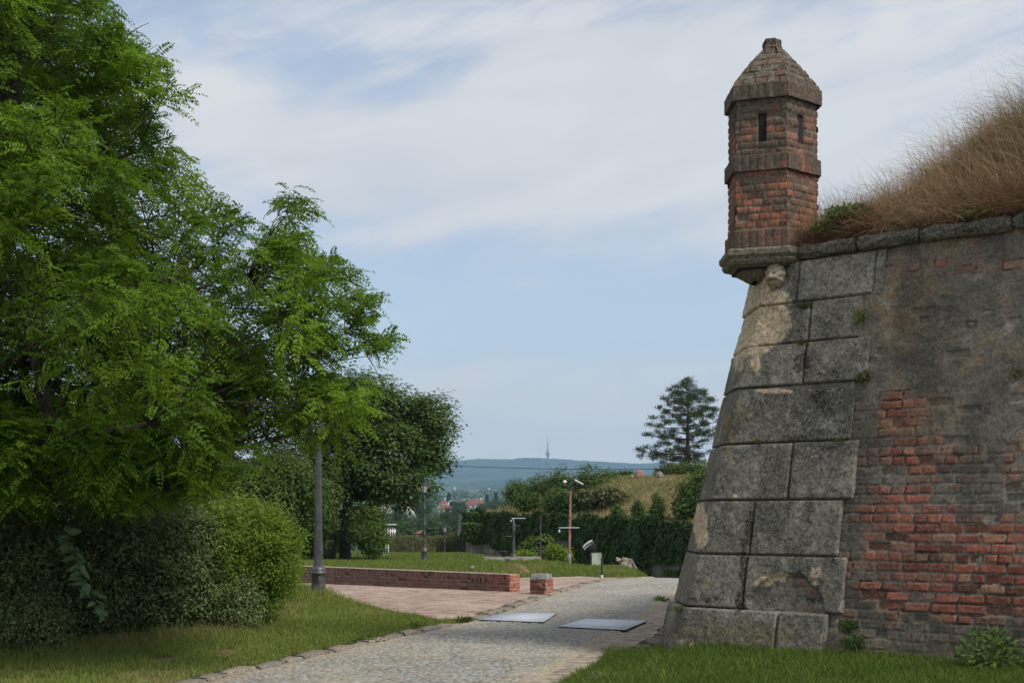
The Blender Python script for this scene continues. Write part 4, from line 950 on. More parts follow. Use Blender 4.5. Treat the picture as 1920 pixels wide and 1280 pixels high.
# ------------------------------------------------------------------ rampart with creeper, and its grassy top
RW0, RW1 = np.array([W(872, 0, 95)[0], 95.0]), np.array([W(1300, 0, 70)[0], 70.0]); rw_d = unit(RW1 - RW0); rw_n = np.array([-rw_d[1], rw_d[0]]); rw_n = rw_n if rw_n[1] > 0 else -rw_n; RLEN = np.linalg.norm(RW1 - RW0)
def rtop(s): return np.interp(s, [0, .5, 1, 1.6], [1.68, 1.30, 1.0, .8])
def rbase(s): return np.interp(s, [-.1, 0, .4, 1, 1.6], [-3.0, -3.0, -3.0, -3.2, -3.2])
ramp_ = thing('rampart_wall', 'old grey stone rampart wall largely covered in creeper across the moat', 'wall', (*RW0, -2.5))
S, T = np.meshgrid(np.linspace(0, 1.5, 300), np.linspace(0, 1, 60), indexing='ij'); Zw = rbase(S) + (rtop(S) - rbase(S)) * T
rx_ = RW0 + rw_d * (S * RLEN)[..., None] + rw_n * (T * .5)[..., None]; m_, h1, h2, h3, _, _ = brick_field(S * RLEN, Zw, 700, .7, .35, .03, .05)
rx_ = rx_ - rw_n * ((m_ * .04 + .06 * (fbm(S * 60, T * 9, 705) - .5)))[..., None]; cR = np.array([.20, .185, .155]) * (.6 + .5 * h2 + .4 * fbm(S * 40, T * 6, 707))[..., None] * (.5 + .5 * m_[..., None])
link_mesh('stone_face', np.concatenate([rx_, Zw[..., None]], -1).reshape(-1, 3), grid_faces(*S.shape), M['stone'], ramp_, attrs={'Col': cR.reshape(-1, 3)}, smooth=True)
# left return of the wall
S, T = np.meshgrid(np.linspace(0, 1, 40), np.linspace(0, 1, 40), indexing='ij'); Zw = -3.0 + 4.66 * T; q = RW0 + np.array([-.08, 1.0]) * (S * 22)[..., None] + rw_n * 0 + np.array([.45, 0]) * (T - 0)[..., None]
link_mesh('stone_face', np.concatenate([q, Zw[..., None]], -1).reshape(-1, 3), grid_faces(*S.shape)[:, ::-1], M['core'], ramp_)
def rise(s): return np.interp(s, [-.08, 0, .06, .165, .5, 1.0, 1.5], [.0, 1.7, 2.35, 2.65, 2.75, 3.0, 3.2])
S, Wd_ = np.meshgrid(np.linspace(-.08, 1.5, 140), np.concatenate([np.linspace(.3, 12, 60), np.linspace(13, 70, 20)]), indexing='ij')
Zb = rtop(S) - .05 + rise(S) * sstep(.3, 9.5, Wd_) + .25 * (fbm(S * 30, Wd_ / 2, 711) - .5) * sstep(0, 2, Wd_)
pb = RW0 + rw_d * (S * RLEN)[..., None] + rw_n * Wd_[..., None]
nn = fbm(S * 22, Wd_ / 2.2, 715); cB = np.array([.135, .13, .05]) * (1 - sstep(.4, .65, nn)[..., None]) + np.array([.27, .215, .115]) * sstep(.4, .65, nn)[..., None]
struct(link_mesh('rampart_bank', np.concatenate([pb, Zb[..., None]], -1).reshape(-1, 3), grid_faces(*S.shape), M['ground'], attrs={'Col': cB.reshape(-1, 3)}, smooth=True))
def bank_z(s, w): return rtop(s) - .05 + rise(s) * sstep(.3, 9.5, w)
def rpt(s, w): p = RW0 + rw_d * (np.asarray(s) * RLEN)[..., None] + rw_n * np.asarray(w)[..., None]; return p
def s_at(px, w):
    s = np.linspace(-.1, 1.6, 2000); p = rpt(s, np.full(2000, w)); return float(s[np.argmin(np.abs(960 + FPX * p[:, 0] / p[:, 1] - px))])
# creeper
rng = np.random.default_rng(721); n = 52000; s = rng.random(n) * 1.35 - .02; v = rng.random(n) * (1.0 + .16 * fbm(s * 26, s * 0, 729))
zb_, zt_ = rbase(s), rtop(s); z = zb_ + (zt_ - zb_) * v; p = rpt(s, v * .5 - .12 - .55 * fbm(s * 38, z * 1.3, 723)); qx, qy = 960 + FPX * p[:, 0] / p[:, 1], HY - FPX * (z - EYE) / p[:, 1]
hang = 1012 + 60 * sstep(905, 985, qx) + 18 * (fbm(qx / 22, qx * 0, 725) - .5) * 2
bare = gsum(qx, qy, [(1222, 1060, 16, 12, 1), (1265, 1058, 16, 14, 1), (1185, 1062, 10, 8, .8), (1118, 1055, 9, 16, 1.2), (1104, 1026, 8, 7, 1.3), (1040, 1020, 16, 8, 1.3), (1240, 1062, 10, 8, .6)])
keep = (qy < hang) & (bare < .55); s, z, p, v = s[keep], z[keep], p[keep], v[keep]; n = len(s)
N_ = unit(np.c_[np.repeat(-rw_n[None], n, 0), np.full(n, .55)] + .5 * rsph(rng, n)); t_ = np.array([0, 0, -1.]) + .7 * rsph(rng, n); D = unit(t_ - N_ * (t_ * N_).sum(1, keepdims=True)); ss_ = rng.uniform(.6, 1.25, n)
lv = Leaves(); V, F = leaf_quads(np.c_[p, z], D, N_, .20 * ss_, .16 * ss_); lv.add(V, F, .6 * rng.random(n) + .9 * (fbm(s * 50, z * 2.0, 727) - .3))
# the thick step of creeper at the left end
for (x0, x1, yt, yb, dd) in ((868, 925, 982, 1014, 1.0), (878, 950, 962, 985, .35)):
    m = 5000; qx, qy = rng.uniform(x0, x1, m), yt + (yb - yt) * rng.random(m) ** 1.2; dist = 94 - dd - rng.random(m) * .9
    C = np.array([(qx - 960) / FPX * dist, dist, EYE - (qy - HY) / FPX * dist]).T; N_ = unit(np.array([0, -.6, .6]) + .7 * rsph(rng, m)); t_ = rsph(rng, m); D = unit(t_ - N_ * (t_ * N_).sum(1, keepdims=True)); V, F = leaf_quads(C, D, N_, .19 * rng.uniform(.7, 1.2, m), .15 * np.ones(m)); lv.add(V, F, .3 + .6 * rng.random(m))
o = lv.build('creeper', M['ivy'], None, origin=(*RW0, -2)); tag(o, 'dense dark green creeper hanging over the rampart wall', 'climbing plant')
# openings and door in the rampart
mb = MB(); c = W(1104, 1028, 77); mb.box(c, (.85, .5, .55)); o = mb.build('wall_opening', M['dark_hole'], ramp_)
c = W(1042, 1022, 80.8); mb = MB(); mb.box(c, (1.5, .5, .55)); mb.build('wall_opening', M['dark_hole'], ramp_)
dr = thing('pale_door', 'pale green door set low in the creeper-covered rampart', 'door', W(1118, 1075, 75.4)); mb = MB(); c = W(1118, 1058, 75.4); mb.box(c, (.50, .06, 1.25), bevel=.01); mb.build('door_leaf', M['pale'], dr); mb = MB(); mb.box(c + np.array([0, .05, 0]), (.62, .06, 1.36)); mb.build('door_frame', M['concrete'], dr)
mb = MB(); mb.tube([c + np.array([.18, -.04, -.05]), c + np.array([.18, -.08, -.05]), c + np.array([.10, -.08, -.05])], .012, 5); mb.build('handle', M['iron_dark'], dr)
# white slanted shop awning board over the dark opening
aw = thing('sign_board', 'small white arched sign board tilted over the dark opening in the creeper', 'sign', W(1103, 1022, 74.5))
pts = [(1094, 1028), (1098, 1023), (1103, 1019), (1108, 1016), (1112, 1015)]; P = np.array([W(x, y, 74.5) for x, y in pts]); mb = MB(); up = np.array([-.05, 0, .10])
V = np.concatenate([P - up, P + up, P - up + [0, .05, 0], P + up + [0, .05, 0]]); k = len(P); F = []
for i in range(k - 1): F += [[i, i + 1, k + i + 1, k + i], [2 * k + i, 3 * k + i, 3 * k + i + 1, 2 * k + i + 1], [k + i, k + i + 1, 3 * k + i + 1, 3 * k + i], [i, 2 * k + i, 2 * k + i + 1, i + 1]]
mb.add(V, F); mb.build('board', M['white'], aw); mb = MB()
for i in range(8):
    f = (i + .5) / 8 * (k - 1); j = min(int(f), k - 2); q = P[j] + (P[j + 1] - P[j]) * (f - j); mb.box(q + np.array([0, -.02, 0]), (.035, .02, .10)); 
    if i % 2: mb.box(q + np.array([.03, -.02, .03]), (.05, .02, .03))
mb.build('lettering', M['black'], aw)
# bushes and small trees on the rampart
SG = 'shrubs on the rampart bank'
def rb(lab, px, w, rx, rz, n, mat, seed, L=.2, name='rampart_shrub', cat='shrub', zoff=0.0, group=SG, **kw):
    s = s_at(px, w); p = rpt(np.array([s]), np.array([w]))[0]; zg = float(bank_z(s, w)); rng = np.random.default_rng(seed); c = np.array([p[0], p[1], zg + rz * .9 + zoff]); yt = kw.pop('ytop', None)
    if yt: c[2] = EYE - (yt - HY) / FPX * p[1] - rz * 1.0
    t = thing(name, lab, cat, (p[0], p[1], zg - .1), group)
    nb = 9; d = rsph(rng, nb); B = np.c_[c + d * np.array([rx, rx * .8, rz]) * .55, np.full(nb, min(rx, rz) * .6) * rng.uniform(.8, 1.2, nb)]; B = np.concatenate([B, [[*c, min(rx, rz) * .7]]])
    crown('crown', B, n, L, L * .55, mat, t, seed + 1, cr=kw.pop('cr', .5), inner=.25, bump=.45, **kw); mb = MB()
    for k in range(5): limb(mb, (p[0] + rng.normal() * .1, p[1], zg - .2), B[rng.integers(len(B)), :3], .05, .015, rng, .2)
    mb.build('stem', M['bark'], t); return t
rb('spreading bush at the left end of the rampart bank', 975, 5, 1.25, 1.0, 5500, 'mid', 801, ytop=905)
rb('tall dark bush left of the lamp pole on the rampart bank', 1015, 5, 1.4, 1.35, 6500, 'mid', 802, ytop=893)
rb('tallest bush on the rampart bank, behind the floodlights', 1060, 5.5, 1.35, 1.35, 7000, 'mid', 803, thi=.85, ytop=880)
rb('dark bush to the right of the floodlights', 1100, 6.5, 1.15, 1.2, 6500, 'mid', 804, thi=.8, ytop=879)
rb('rounded bush where the dry grass slope begins', 1135, 8.5, .9, .95, 4600, 'mid', 805, ytop=884)
rb('pale green sumac low on the dry slope', 1105, 3.2, 1.2, .6, 4000, 'olive', 806, .26)
rb('pale green sumac in the middle of the dry slope', 1150, 4.0, 1.0, .5, 3200, 'olive', 807, .26)
rb('low bush above the left end of the creeper', 1000, 2.5, 1.2, .6, 3500, 'mid', 808, thi=.7)
rb('low dark bush below the floodlights', 1045, 2.6, 1.1, .7, 3500, 'dark_tree', 809)
rb('creeper-clad stump beside the lamp pole', 1058, 1.6, .35, .9, 2200, 'ivy', 810)
rb('large dark bush at the right end of the slope, against the bastion', 1322, 3.2, 1.35, 1.35, 7000, 'dark_tree', 811, zoff=-.2)
rb('dark bush at the right end of the creeper, by the bastion edge', 1295, 2.2, .75, .75, 3500, 'dark_tree', 812)
rb('low scrub along the crest left of the pine', 1262, 14, 1.6, .50, 4500, 'olive', 813, .22, thi=.8); rb('low scrub along the crest beneath the pine', 1297, 14, 1.4, .55, 4500, 'mid', 814, .22)
rb('low scrub on the crest at the end of the bushes', 1165, 12, 1.0, .45, 2800, 'mid', 815, .22); rb('dark scrub behind the stone stumps', 1212, 17, 1.0, .5, 2800, 'dark_tree', 816)
CG = 'small conical conifers above the creeper'
def conifer(lab, px, w, h, r, seed, mat='dark_tree', group=CG):
    s = s_at(px, w); p = rpt(np.array([s]), np.array([w]))[0]; zg = float(bank_z(s, w)); rng = np.random.default_rng(seed); t = thing('conical_conifer', lab, 'conifer', (p[0], p[1], zg - .1), group)
    v = np.linspace(.12, .92, 9); B = np.c_[p[0] + rng.normal(size=9) * r * .22, p[1] + rng.normal(size=9) * r * .2, zg + v * h, r * (1.05 - .85 * v ** 1.3) * rng.uniform(.65, 1.05, 9)]
    crown('crown', B, 3600, .14, .06, mat, t, seed + 1, cr=.16, inner=.3, bump=.6)
    mb = MB(); mb.tube([(p[0], p[1], zg - .2), (p[0], p[1], zg + h * .7)], [.06, .02], 6); mb.build('trunk', M['bark'], t)
conifer('small rounded conifer, leftmost above the creeper', 1158, .8, 1.0, .38, 821); conifer('small dark conifer in the middle of the three above the creeper', 1196, 1.0, 1.35, .48, 822); conifer('pointed conifer, tallest of the three above the creeper', 1232, 1.2, 1.75, .48, 823)
# pine
def pine():
    D_ = 118.0; rng = np.random.default_rng(831); bx = W(1291, 0, D_)[0]; zg = 3.4; t = thing('pine_tree', 'dark spreading pine tree with layered boughs beside the bastion', 'pine', (bx, D_, zg)); k = D_ / FPX
    mb = MB(); P = np.array([W(1291, 905, D_), W(1291, 860, D_), W(1289, 820, D_), W(1290, 770, D_), W(1286, 720, D_)]); mb.tube(P, [.22, .19, .15, .09, .03], 8); tuft = []
    for (y, xl, xr, m) in ((722, 1276, 1300, 6), (730, 1262, 1316, 10), (742, 1254, 1328, 13), (752, 1240, 1334, 15), (765, 1234, 1347, 18), (780, 1244, 1345, 15), (792, 1214, 1350, 18), (806, 1240, 1345, 14), (820, 1208, 1340, 16), (834, 1230, 1335, 12), (848, 1192, 1325, 16), (858, 1205, 1320, 12), (866, 1225, 1320, 8), (868, 1250, 1330, 7)):
        for j in range(m):
            x = xl + (xr - xl) * (j + rng.random()) / m; dd = rng.uniform(-1, 1) * (xr - xl) * .45 * k * math.sqrt(max(0.05, 1 - ((x - 1288) / 95) ** 2))
            c = W(x, y + rng.normal() * 7, D_); c[1] += dd; tuft.append(c)
            a = np.array([bx, D_, c[2] - .35 * rng.random() - .1]); 
            if rng.random() < .55: limb(mb, a, c, .05, .015, rng, .08, 5, -.04, 5)
    mb.build('trunk', M['bark_pine'], t); tuft = np.array(tuft); lv = Leaves(); m = 140; N = len(tuft)
    C = np.repeat(tuft, m, 0) + rng.normal(size=(N * m, 3)) * np.array([.20, .20, .11]); D = unit(rsph(rng, N * m) + np.array([0, 0, .7])); N_ = unit(np.cross(D, rsph(rng, N * m))); V, F = leaf_quads(C, D, N_, .23 * rng.uniform(.6, 1.2, N * m), .05 * np.ones(N * m)); lv.add(V, F, np.repeat(rng.random(N), m) * .5 + .5 * rng.random(N * m)); lv.build('crown', M['pine'], t)
pine()
# ------------------------------------------------------------------ low brick wall, brick stump, steel sheets
def brick_plane(name, parent, p0, du, ln, z0, z1, nrm, seed, mat, colfn, bw=.25, bh=.075, mort=.011, top=0.0, res=.013, amp=1.0, ztop2=None):
    U, T = np.meshgrid(np.linspace(0, ln, max(8, int(ln / res))), np.linspace(0, 1, max(8, int((z1 - z0) / res))), indexing='ij')
    zt = z1 if ztop2 is None else z1 + (ztop2 - z1) * U / ln
    Z = z0 + (zt - z0) * T; m1 = brick_field(U, Z - z1, seed, bw, bh, mort, .006)
    if top:
        m2 = brick_field(Z * 0 + .03, U, seed + 1, 5.0, .075, mort, .005); tp = Z > zt - top
        m1 = [np.where(tp, b, a) for a, b in zip(m1, m2)]
    m_, h1, h2, h3 = m1[:4]; c = fbm(U * 20, Z * 20, seed + 5); h = amp * (m_ * .012 + m_ * (h1 - .5) * .01 - .018 * (h3 < .08) * m_ + (c - .5) * .008)
    xy = np.array(p0) + np.array(du) * U[..., None] + np.array(nrm) * h[..., None]
    return link_mesh(name, np.concatenate([xy, Z[..., None]], -1).reshape(-1, 3), grid_faces(*U.shape), mat, parent, attrs={'Col': colfn(U, Z, m_, h1, h2, h3, c).reshape(-1, 3)}, smooth=True)
low = thing('low_brick_wall', 'long low red brick wall edging the raised lawn beside the plaza', 'wall', (*LW_A, 0))
def lowcol(U, Z, m_, h1, h2, h3, c):
    a = fbm(U * 1.1, Z * 4, 911); red = np.array([.245, .086, .064]) * (.6 + .6 * h2)[..., None] * (.75 + .5 * c[..., None])
    dirt_shade = np.clip(sstep(.3, .75, a * .55 + c * .25 + .065 * U), 0, .8)[..., None]; red = red * (1 - dirt_shade) + np.array([.12, .085, .075]) * (.6 + .8 * c[..., None]) * dirt_shade  # grime, plus tree shade growing towards the left end, put into the colour
    spal = (h3 < .07)[..., None] * .6; red = red * (1 - spal) + np.array([.05, .035, .03]) * spal
    mor = np.array([.26, .22, .19]) * (.5 + .7 * c[..., None]); mor = mor * .8 + red * .2; return mor * (1 - m_[..., None]) + red * m_[..., None]
brick_plane('front_face', low, LW_A, lw_d, 9.5, -.05, .365, -lw_n, 900, M['brick'], lowcol, top=.105, res=.016, ztop2=.42)
def endcol(U, Z, m_, h1, h2, h3, c):  # same brick, lighter: sun on the right-hand faces put into the colour
    red = np.array([.36, .12, .085]) * (.7 + .6 * h2)[..., None]; mor = np.array([.32, .26, .22]); return mor * (1 - m_[..., None]) + red * m_[..., None] * (.8 + .4 * c[..., None])
brick_plane('end_face', low, LW_A - lw_d * .0, lw_n, .36, -.05, .365, -lw_d, 905, M['brick'], endcol, bw=.2)
mb = MB(); e0 = LW_A + lw_n * .012 + lw_d * .012; e1 = LW_A + lw_d * 9.5; mb.prism([e0, e0 + lw_n * .34, e1 + lw_n * .36, e1 + lw_n * .012], -.2, [.362, .362, .417, .417]); mb.build('core', M['concrete'], low)
U, Wd2 = np.meshgrid(np.linspace(0, 9.5, 500), np.linspace(-.012, .37, 20), indexing='ij'); Zt = .366 + .055 * U / 9.5 + .012 * (fbm(U * 9, Wd2 * 9, 921) - .5); q = LW_A + lw_d * U[..., None] + lw_n * Wd2[..., None]; ct = np.array([.33, .26, .21]) * (.6 + .7 * fbm(U * 6, Wd2 * 8, 923)[..., None])
link_mesh('coping', np.concatenate([q, Zt[..., None]], -1).reshape(-1, 3), grid_faces(*U.shape), M['stone'], low, attrs={'Col': ct.reshape(-1, 3)}, smooth=True)
# dark scrawl on the bricks
mb = MB()
def stroke(pts, u0, z0, s=.085, r=.0065):
    P = np.array([(*(LW_A + lw_d * (u0 - x * s) - lw_n * .022), z0 + y * s) for x, y in pts]); mb.tube(P, r, 4)
LET = {'A': [[(0, 0), (.4, 1.1), (.8, 0)], [(.15, .4), (.65, .4)]], 'C': [[(.75, .9), (.4, 1.05), (.05, .7), (.05, .3), (.4, 0), (.75, .15)]], 'K': [[(0, 0), (0, 1.1)], [(.7, 1.1), (0, .45), (.7, 0)]]}
for i, ch in enumerate('ACKA'):
    for st in LET[ch]: stroke(st, .98 - i * .115, .185)
mb.build('graffiti', M['black'], low)
D_p = 26.8; ps = thing('brick_stump', 'short square red brick pillar with a grey stone cap between plaza and road', 'pillar', (W(1016, 0, D_p)[0], D_p, 0))
pa, pbb, pc = np.array(W(994, 0, D_p + .05)[:2]), np.array(W(1021, 0, D_p - .12)[:2]), np.array(W(1036, 0, D_p + .16)[:2])
def pdir(a, b): v = b - a; l = np.linalg.norm(v); return v / l, l
d1_, l1 = pdir(pbb, pa); d2_, l2 = pdir(pbb, pc); n1_ = np.array([d1_[1], -d1_[0]]); n1_ = n1_ if n1_[1] < 0 else -n1_; n2_ = np.array([d2_[1], -d2_[0]]); n2_ = n2_ if n2_[0] > 0 else -n2_
brick_plane('brick_side', ps, pbb, d1_, l1, -.05, .31, n1_, 931, M['brick'], lowcol, res=.011); brick_plane('brick_side', ps, pbb, d2_, l2, -.05, .31, n2_, 933, M['brick'], endcol, res=.011)
mb = MB(); pd = pa + pc - pbb; cen = (pa + pc) / 2; mb.prism([cen + (p - cen) * .96 for p in (pa, pbb, pc, pd)], -.1, .305); mb.build('core', M['concrete'], ps)
capv = []; n_ = 14
A_, B_ = np.meshgrid(np.linspace(-1.06, 1.06, n_), np.linspace(-1.06, 1.06, n_), indexing='ij'); ax1, ax2 = (pa - pbb) / 2, (pc - pbb) / 2; q = cen + A_[..., None] * ax1 + B_[..., None] * ax2
zc_ = np.where(np.maximum(abs(A_), abs(B_)) > .95, .335, .415) + .05 * (fbm(A_ * 3, B_ * 3, 941) - .5); V1 = np.concatenate([q, zc_[..., None]], -1); rim = (np.maximum(abs(A_), abs(B_)) > 1.05); V1[rim, 2] = .312
cc_ = np.array([.24, .24, .22]) * (.4 + fbm(A_ * 3, B_ * 3, 943)[..., None] * 1.1); link_mesh('stone_cap', V1.reshape(-1, 3), grid_faces(n_, n_), M['stone'], ps, attrs={'Col': cc_.reshape(-1, 3)}, smooth=True)
def sheet(label, corners, z, th, tilt=0):
    P = [Gd(*c) for c in corners]; c0 = np.mean(P, axis=0); s = thing('steel_sheet', label, 'metal sheet', (*c0, z), 'steel sheets laid on the cobbled road'); mb = MB(); mb.prism(P, z + th * .55, z + th); mb.build('top_plate', M['steel'], s)
    mb = MB(); mb.prism([c0 + (np.array(p) - c0) * 1.004 for p in P], z, z + th * .5); mb.build('edge', M['steel_edge'], s)
def flip(L): return L[::-1]
sheet('grey steel sheet on the left, beside the plaza corner', [(897, 1166), (1020, 1170.5), (1044, 1153.5), (945, 1152.5)], .031, .012)
sheet('grey steel sheet on the right, its corner in the grass by the bastion', [(1046, 1179), (1172, 1186), (1214, 1168), (1098, 1164)], .031, .012)

# ------------------------------------------------------------------ lamps
LG = 'grey iron street lamps'
def lantern(t, c, s, glassy=True):
    x, y, z = c; cap = MB(); cap.lathe([(.27 * s, .52 * s), (.26 * s, .55 * s), (.18 * s, .62 * s), (.11 * s, .68 * s), (.10 * s, .74 * s), (.13 * s, .76 * s), (.06 * s, .82 * s), (.03 * s, .88 * s), (.035 * s, .92 * s), (.0, .96 * s)], c, 8); cap.build('lantern_roof', M['iron_dark'], t)
    fr = MB(); rb, rt = .14 * s, .235 * s
    for k in range(6):
        a = k * math.pi / 3 + .3; p, q = (x + rb * math.cos(a), y + rb * math.sin(a), z + .06 * s), (x + rt * math.cos(a), y + rt * math.sin(a), z + .53 * s); fr.tube([p, q], .016 * s, 5)
    fr.lathe([(.0, .0), (.06 * s, .0), (.16 * s, .05 * s), (.16 * s, .08 * s), (.0, .085 * s)], c, 12); fr.lathe([(rt * .9, .50 * s), (rt * 1.12, .51 * s), (rt * 1.12, .54 * s), (rt * .9, .54 * s)], c, 12); fr.build('lantern_frame', M['iron_dark'], t)
    gl = MB(); gl.lathe([(rb * .93, .075 * s), (rt * .93, .505 * s)], c, 6, rz=.3); gl.build('lantern_glass', M['glass'], t)
X1, Y1 = W(597, 0, 26.0)[0], 26.0; zb = float(H(X1, Y1))
l1_ = thing('street_lamp', 'tall fluted grey iron lamp post in the foreground grass, its lantern lost in leaves', 'lamp post', (X1, Y1, zb), LG)
mb = MB(); mb.lathe([(.0, -.05), (.158, -.05), (.158, .02), (.148, .035), (.136, .05), (.134, .445), (.15, .455), (.153, .475), (.148, .495), (.138, .50), (.142, .53), (.138, .55), (.122, .565), (.118, .60), (.0, .60)], (X1, Y1, zb), 28); mb.build('base', M['iron'], l1_, smooth=False)
mb = MB(); mb.lathe([(.10, .595), (.098, .62), (.088, .68), (.052, 2.86)], (X1, Y1, zb), 96, 16, .14); mb.build('shaft', M['iron'], l1_, smooth=True)
mb = MB(); mb.lathe([(.05, 2.85), (.062, 2.87), (.062, 2.90), (.05, 2.915), (.055, 2.93), (.055, 2.96), (.046, 2.98), (.046, 3.03), (.07, 3.05), (.098, 3.075), (.098, 3.11), (.085, 3.13), (.0, 3.14)], (X1, Y1, zb), 24); mb.build('capital', M['iron'], l1_, smooth=False)
mb = MB(); cdoor = np.array([X1 + .062, Y1 - .118, zb + .26]); ang = math.atan2(-.118, .062)
for (da, dz, h_, w_) in ((0, 0, .30, .10),):
    th = np.linspace(-.36, .36, 9) + ang; V = np.array([[X1 + .139 * math.cos(t_), Y1 + .139 * math.sin(t_), zb + z_] for z_ in (.11, .41) for t_ in th]); mb.add(V, grid_faces(2, 9)[:, ::-1])
mb.tube([(X1 + .137 * math.cos(ang + s_), Y1 + .137 * math.sin(ang + s_), zb + z_) for s_, z_ in ((-.38, .40), (-.38, .12), (-.3, .10), (.3, .10), (.38, .12), (.38, .40), (.3, .42), (-.3, .42), (-.38, .40))], .005, 4); mb.build('service_door', M['iron'], l1_)
mb = MB()
for z_, r_ in ((1.32, .078), (2.2, .064)):
    mb = MB(); mb.box((X1 + r_ * math.cos(-1.1), Y1 + r_ * math.sin(-1.1), zb + z_), (.02, .02, .02), bevel=.006); mb.build('bolt', M['iron'], l1_)
lantern(l1_, (X1, Y1, zb + 3.14), .85)
X2, Y2 = W(796, 0, 56.0)[0], 56.0; zb = float(H(X2, Y2))
l2_ = thing('street_lamp', 'slender dark lamp post standing on the lawn at the edge of the broad tree', 'lamp post', (X2, Y2, zb), LG)
mb = MB(); mb.lathe([(.0, -.1), (.165, -.1), (.155, .03), (.14, .06), (.135, .42), (.155, .44), (.155, .49), (.12, .52), (.10, .60), (.075, .66), (.0, .66)], (X2, Y2, zb), 24); mb.build('base', M['iron'], l2_)
mb = MB(); pr = [(.075, .655), (.085, .70), (.07, .78), (.055, .85), (.075, .88), (.06, .95)]
for z_ in (1.25, 1.75, 2.5): pr += [(.042, z_ - .06), (.062, z_ - .03), (.062, z_ + .03), (.042, z_ + .06)]
pr += [(.035, 3.0), (.055, 3.03), (.05, 3.08), (.03, 3.1), (.05, 3.2), (.0, 3.21)]; mb.lathe(pr, (X2, Y2, zb), 16); mb.build('shaft', M['iron'], l2_)
lantern(l2_, (X2, Y2, zb + 3.2), .82)
l2_.scale = (.88, .88, .88)
X3, Y3 = W(834, 0, 93.0)[0], 93.0; copy_tree(l2_, (X3, Y3, float(H(X3, Y3)) - .12), 'slender lamp post beyond the lawn edge, seen in front of the clipped hedge')

# ------------------------------------------------------------------ small things on the lawn
def Hp(px, d): x = W(px, 0, d)[0]; return np.array([x, d, float(H(x, d))])
c = Hp(961, 47.5); slab = thing('concrete_slab', 'long low grey concrete plinth under the cast iron water pump', 'slab', c); mb = MB(); mb.box(c + np.array([0, 0, .06]), (2.05, 1.1, .26), bevel=.02); mb.build('plinth', M['concrete'], slab)
zt_ = c[2] + .19; p0 = np.array([W(963, 0, 47.6)[0], 47.6, zt_]); pump = thing('water_pump', 'old grey cast iron water pump standing on the concrete plinth', 'water pump', p0)
mb = MB(); mb.lathe([(.0, .0), (.12, .0), (.11, .05), (.06, .08), (.052, .12), (.048, .92), (.062, .94), (.062, .98), (.058, 1.16), (.045, 1.2), (.03, 1.26), (.022, 1.30), (.0, 1.31)], p0, 16); mb.build('column', M['iron'], pump, smooth=False)
mb = MB(); mb.tube([p0 + np.array(v) for v in ((.04, 0, 1.16), (.09, -.02, 1.12), (.14, -.03, 1.09), (.20, -.03, 1.10))], .018, 6); mb.build('spout', M['iron'], pump)
mb = MB(); mb.tube([p0 + np.array(v) for v in ((-.04, 0, .73), (-.28, -.04, .74))], .016, 6); mb.build('side_bar', M['iron'], pump)
mb = MB(); mb.tube([p0 + np.array(v) for v in ((-.0, 0, 1.28), (-.03, 0, 1.38))], .018, 6); mb.tube([p0 + np.array(v) for v in ((-.07, 0, 1.375), (.42, .02, 1.375))], .014, 6); mb.lathe([(.0, 0), (.03, .01), (.03, .05), (.0, .06)], p0 + np.array([-.09, 0, 1.25]), 8); mb.build('handle', M['steel'], pump)
c = np.array([W(944, 0, 47.2)[0], 47.2, zt_]); bw_ = thing('stone_basin', 'small black funnel-shaped basin on the left of the concrete plinth', 'basin', c); mb = MB(); mb.lathe([(.0, 0), (.035, .0), (.03, .03), (.07, .07), (.12, .14), (.135, .19), (.16, .195), (.16, .215), (.13, .215), (.10, .15), (.0, .1)], c, 20); mb.build('bowl', M['iron_dark'], bw_)
c = Hp(951.5, 37); z1_ = EYE - (1047 - HY) / FPX * 37; b1 = thing('metal_post', 'thin black post with a square head behind the end of the low brick wall', 'post', c); mb = MB(); mb.tube([c - [0, 0, .1], (c[0], c[1], z1_ - .05)], .022, 8); mb.build('shaft', M['iron_dark'], b1); mb = MB(); mb.box((c[0], c[1], z1_ - .025), (.085, .085, .06), bevel=.008); mb.build('head', M['iron_dark'], b1)
c = Hp(1128.5, 33.4); b2 = thing('metal_post', 'short black post with a pale foot at the road edge below the creeper', 'post', c); mb = MB(); mb.tube([c + [0, 0, .08], c + [0, 0, .52]], .025, 10); mb.build('shaft', M['iron_dark'], b2); mb = MB(); mb.lathe([(.0, -.05), (.032, -.05), (.032, .10), (.02, .11)], c, 10); mb.build('foot', M['white'], b2); mb = MB(); mb.lathe([(.027, .50), (.03, .51), (.028, .54), (.0, .55)], c, 10); mb.build('cap', M['iron_dark'], b2)
d_ = 48.0; c = Hp(1067, d_); k = d_ / FPX; zy = lambda y: EYE - (y - HY) * k
pl = thing('floodlight_pole', 'tall rusty pole with two floodlights and a crossbar in front of the creeper', 'lamp post', c)
mb = MB(); mb.lathe([(.0, -.1), (.085, -.1), (.08, .05), (.065, zy(1037) - c[2]), (.0, zy(1037) - c[2] + .01)], c, 10); mb.build('footing', M['concrete'], pl)
mb = MB(); tp_ = np.array([c[0] + .05, d_, zy(914)]); mb.tube([c + [0, 0, .3], (c * .5 + tp_ * .5), tp_], [.05, .045, .04], 8); mb.build('pole', M['rust'], pl)
mb = MB(); mb.tube([tp_ - [0, 0, .1], tp_ + [0, 0, .10]], .05, 8); mb.tube([tp_ + [-.22, 0, .08], tp_ + [.22, 0, .12]], .02, 6); mb.build('bracket', M['iron_dark'], pl)
mb = MB(); mb.box(tp_ + [-.20, -.05, .22], (.12, .12, .09), bevel=.015); mb.tube([tp_ + [-.20, 0, .08], tp_ + [-.20, 0, .2]], .012, 5); mb.build('floodlight', M['white'], pl)
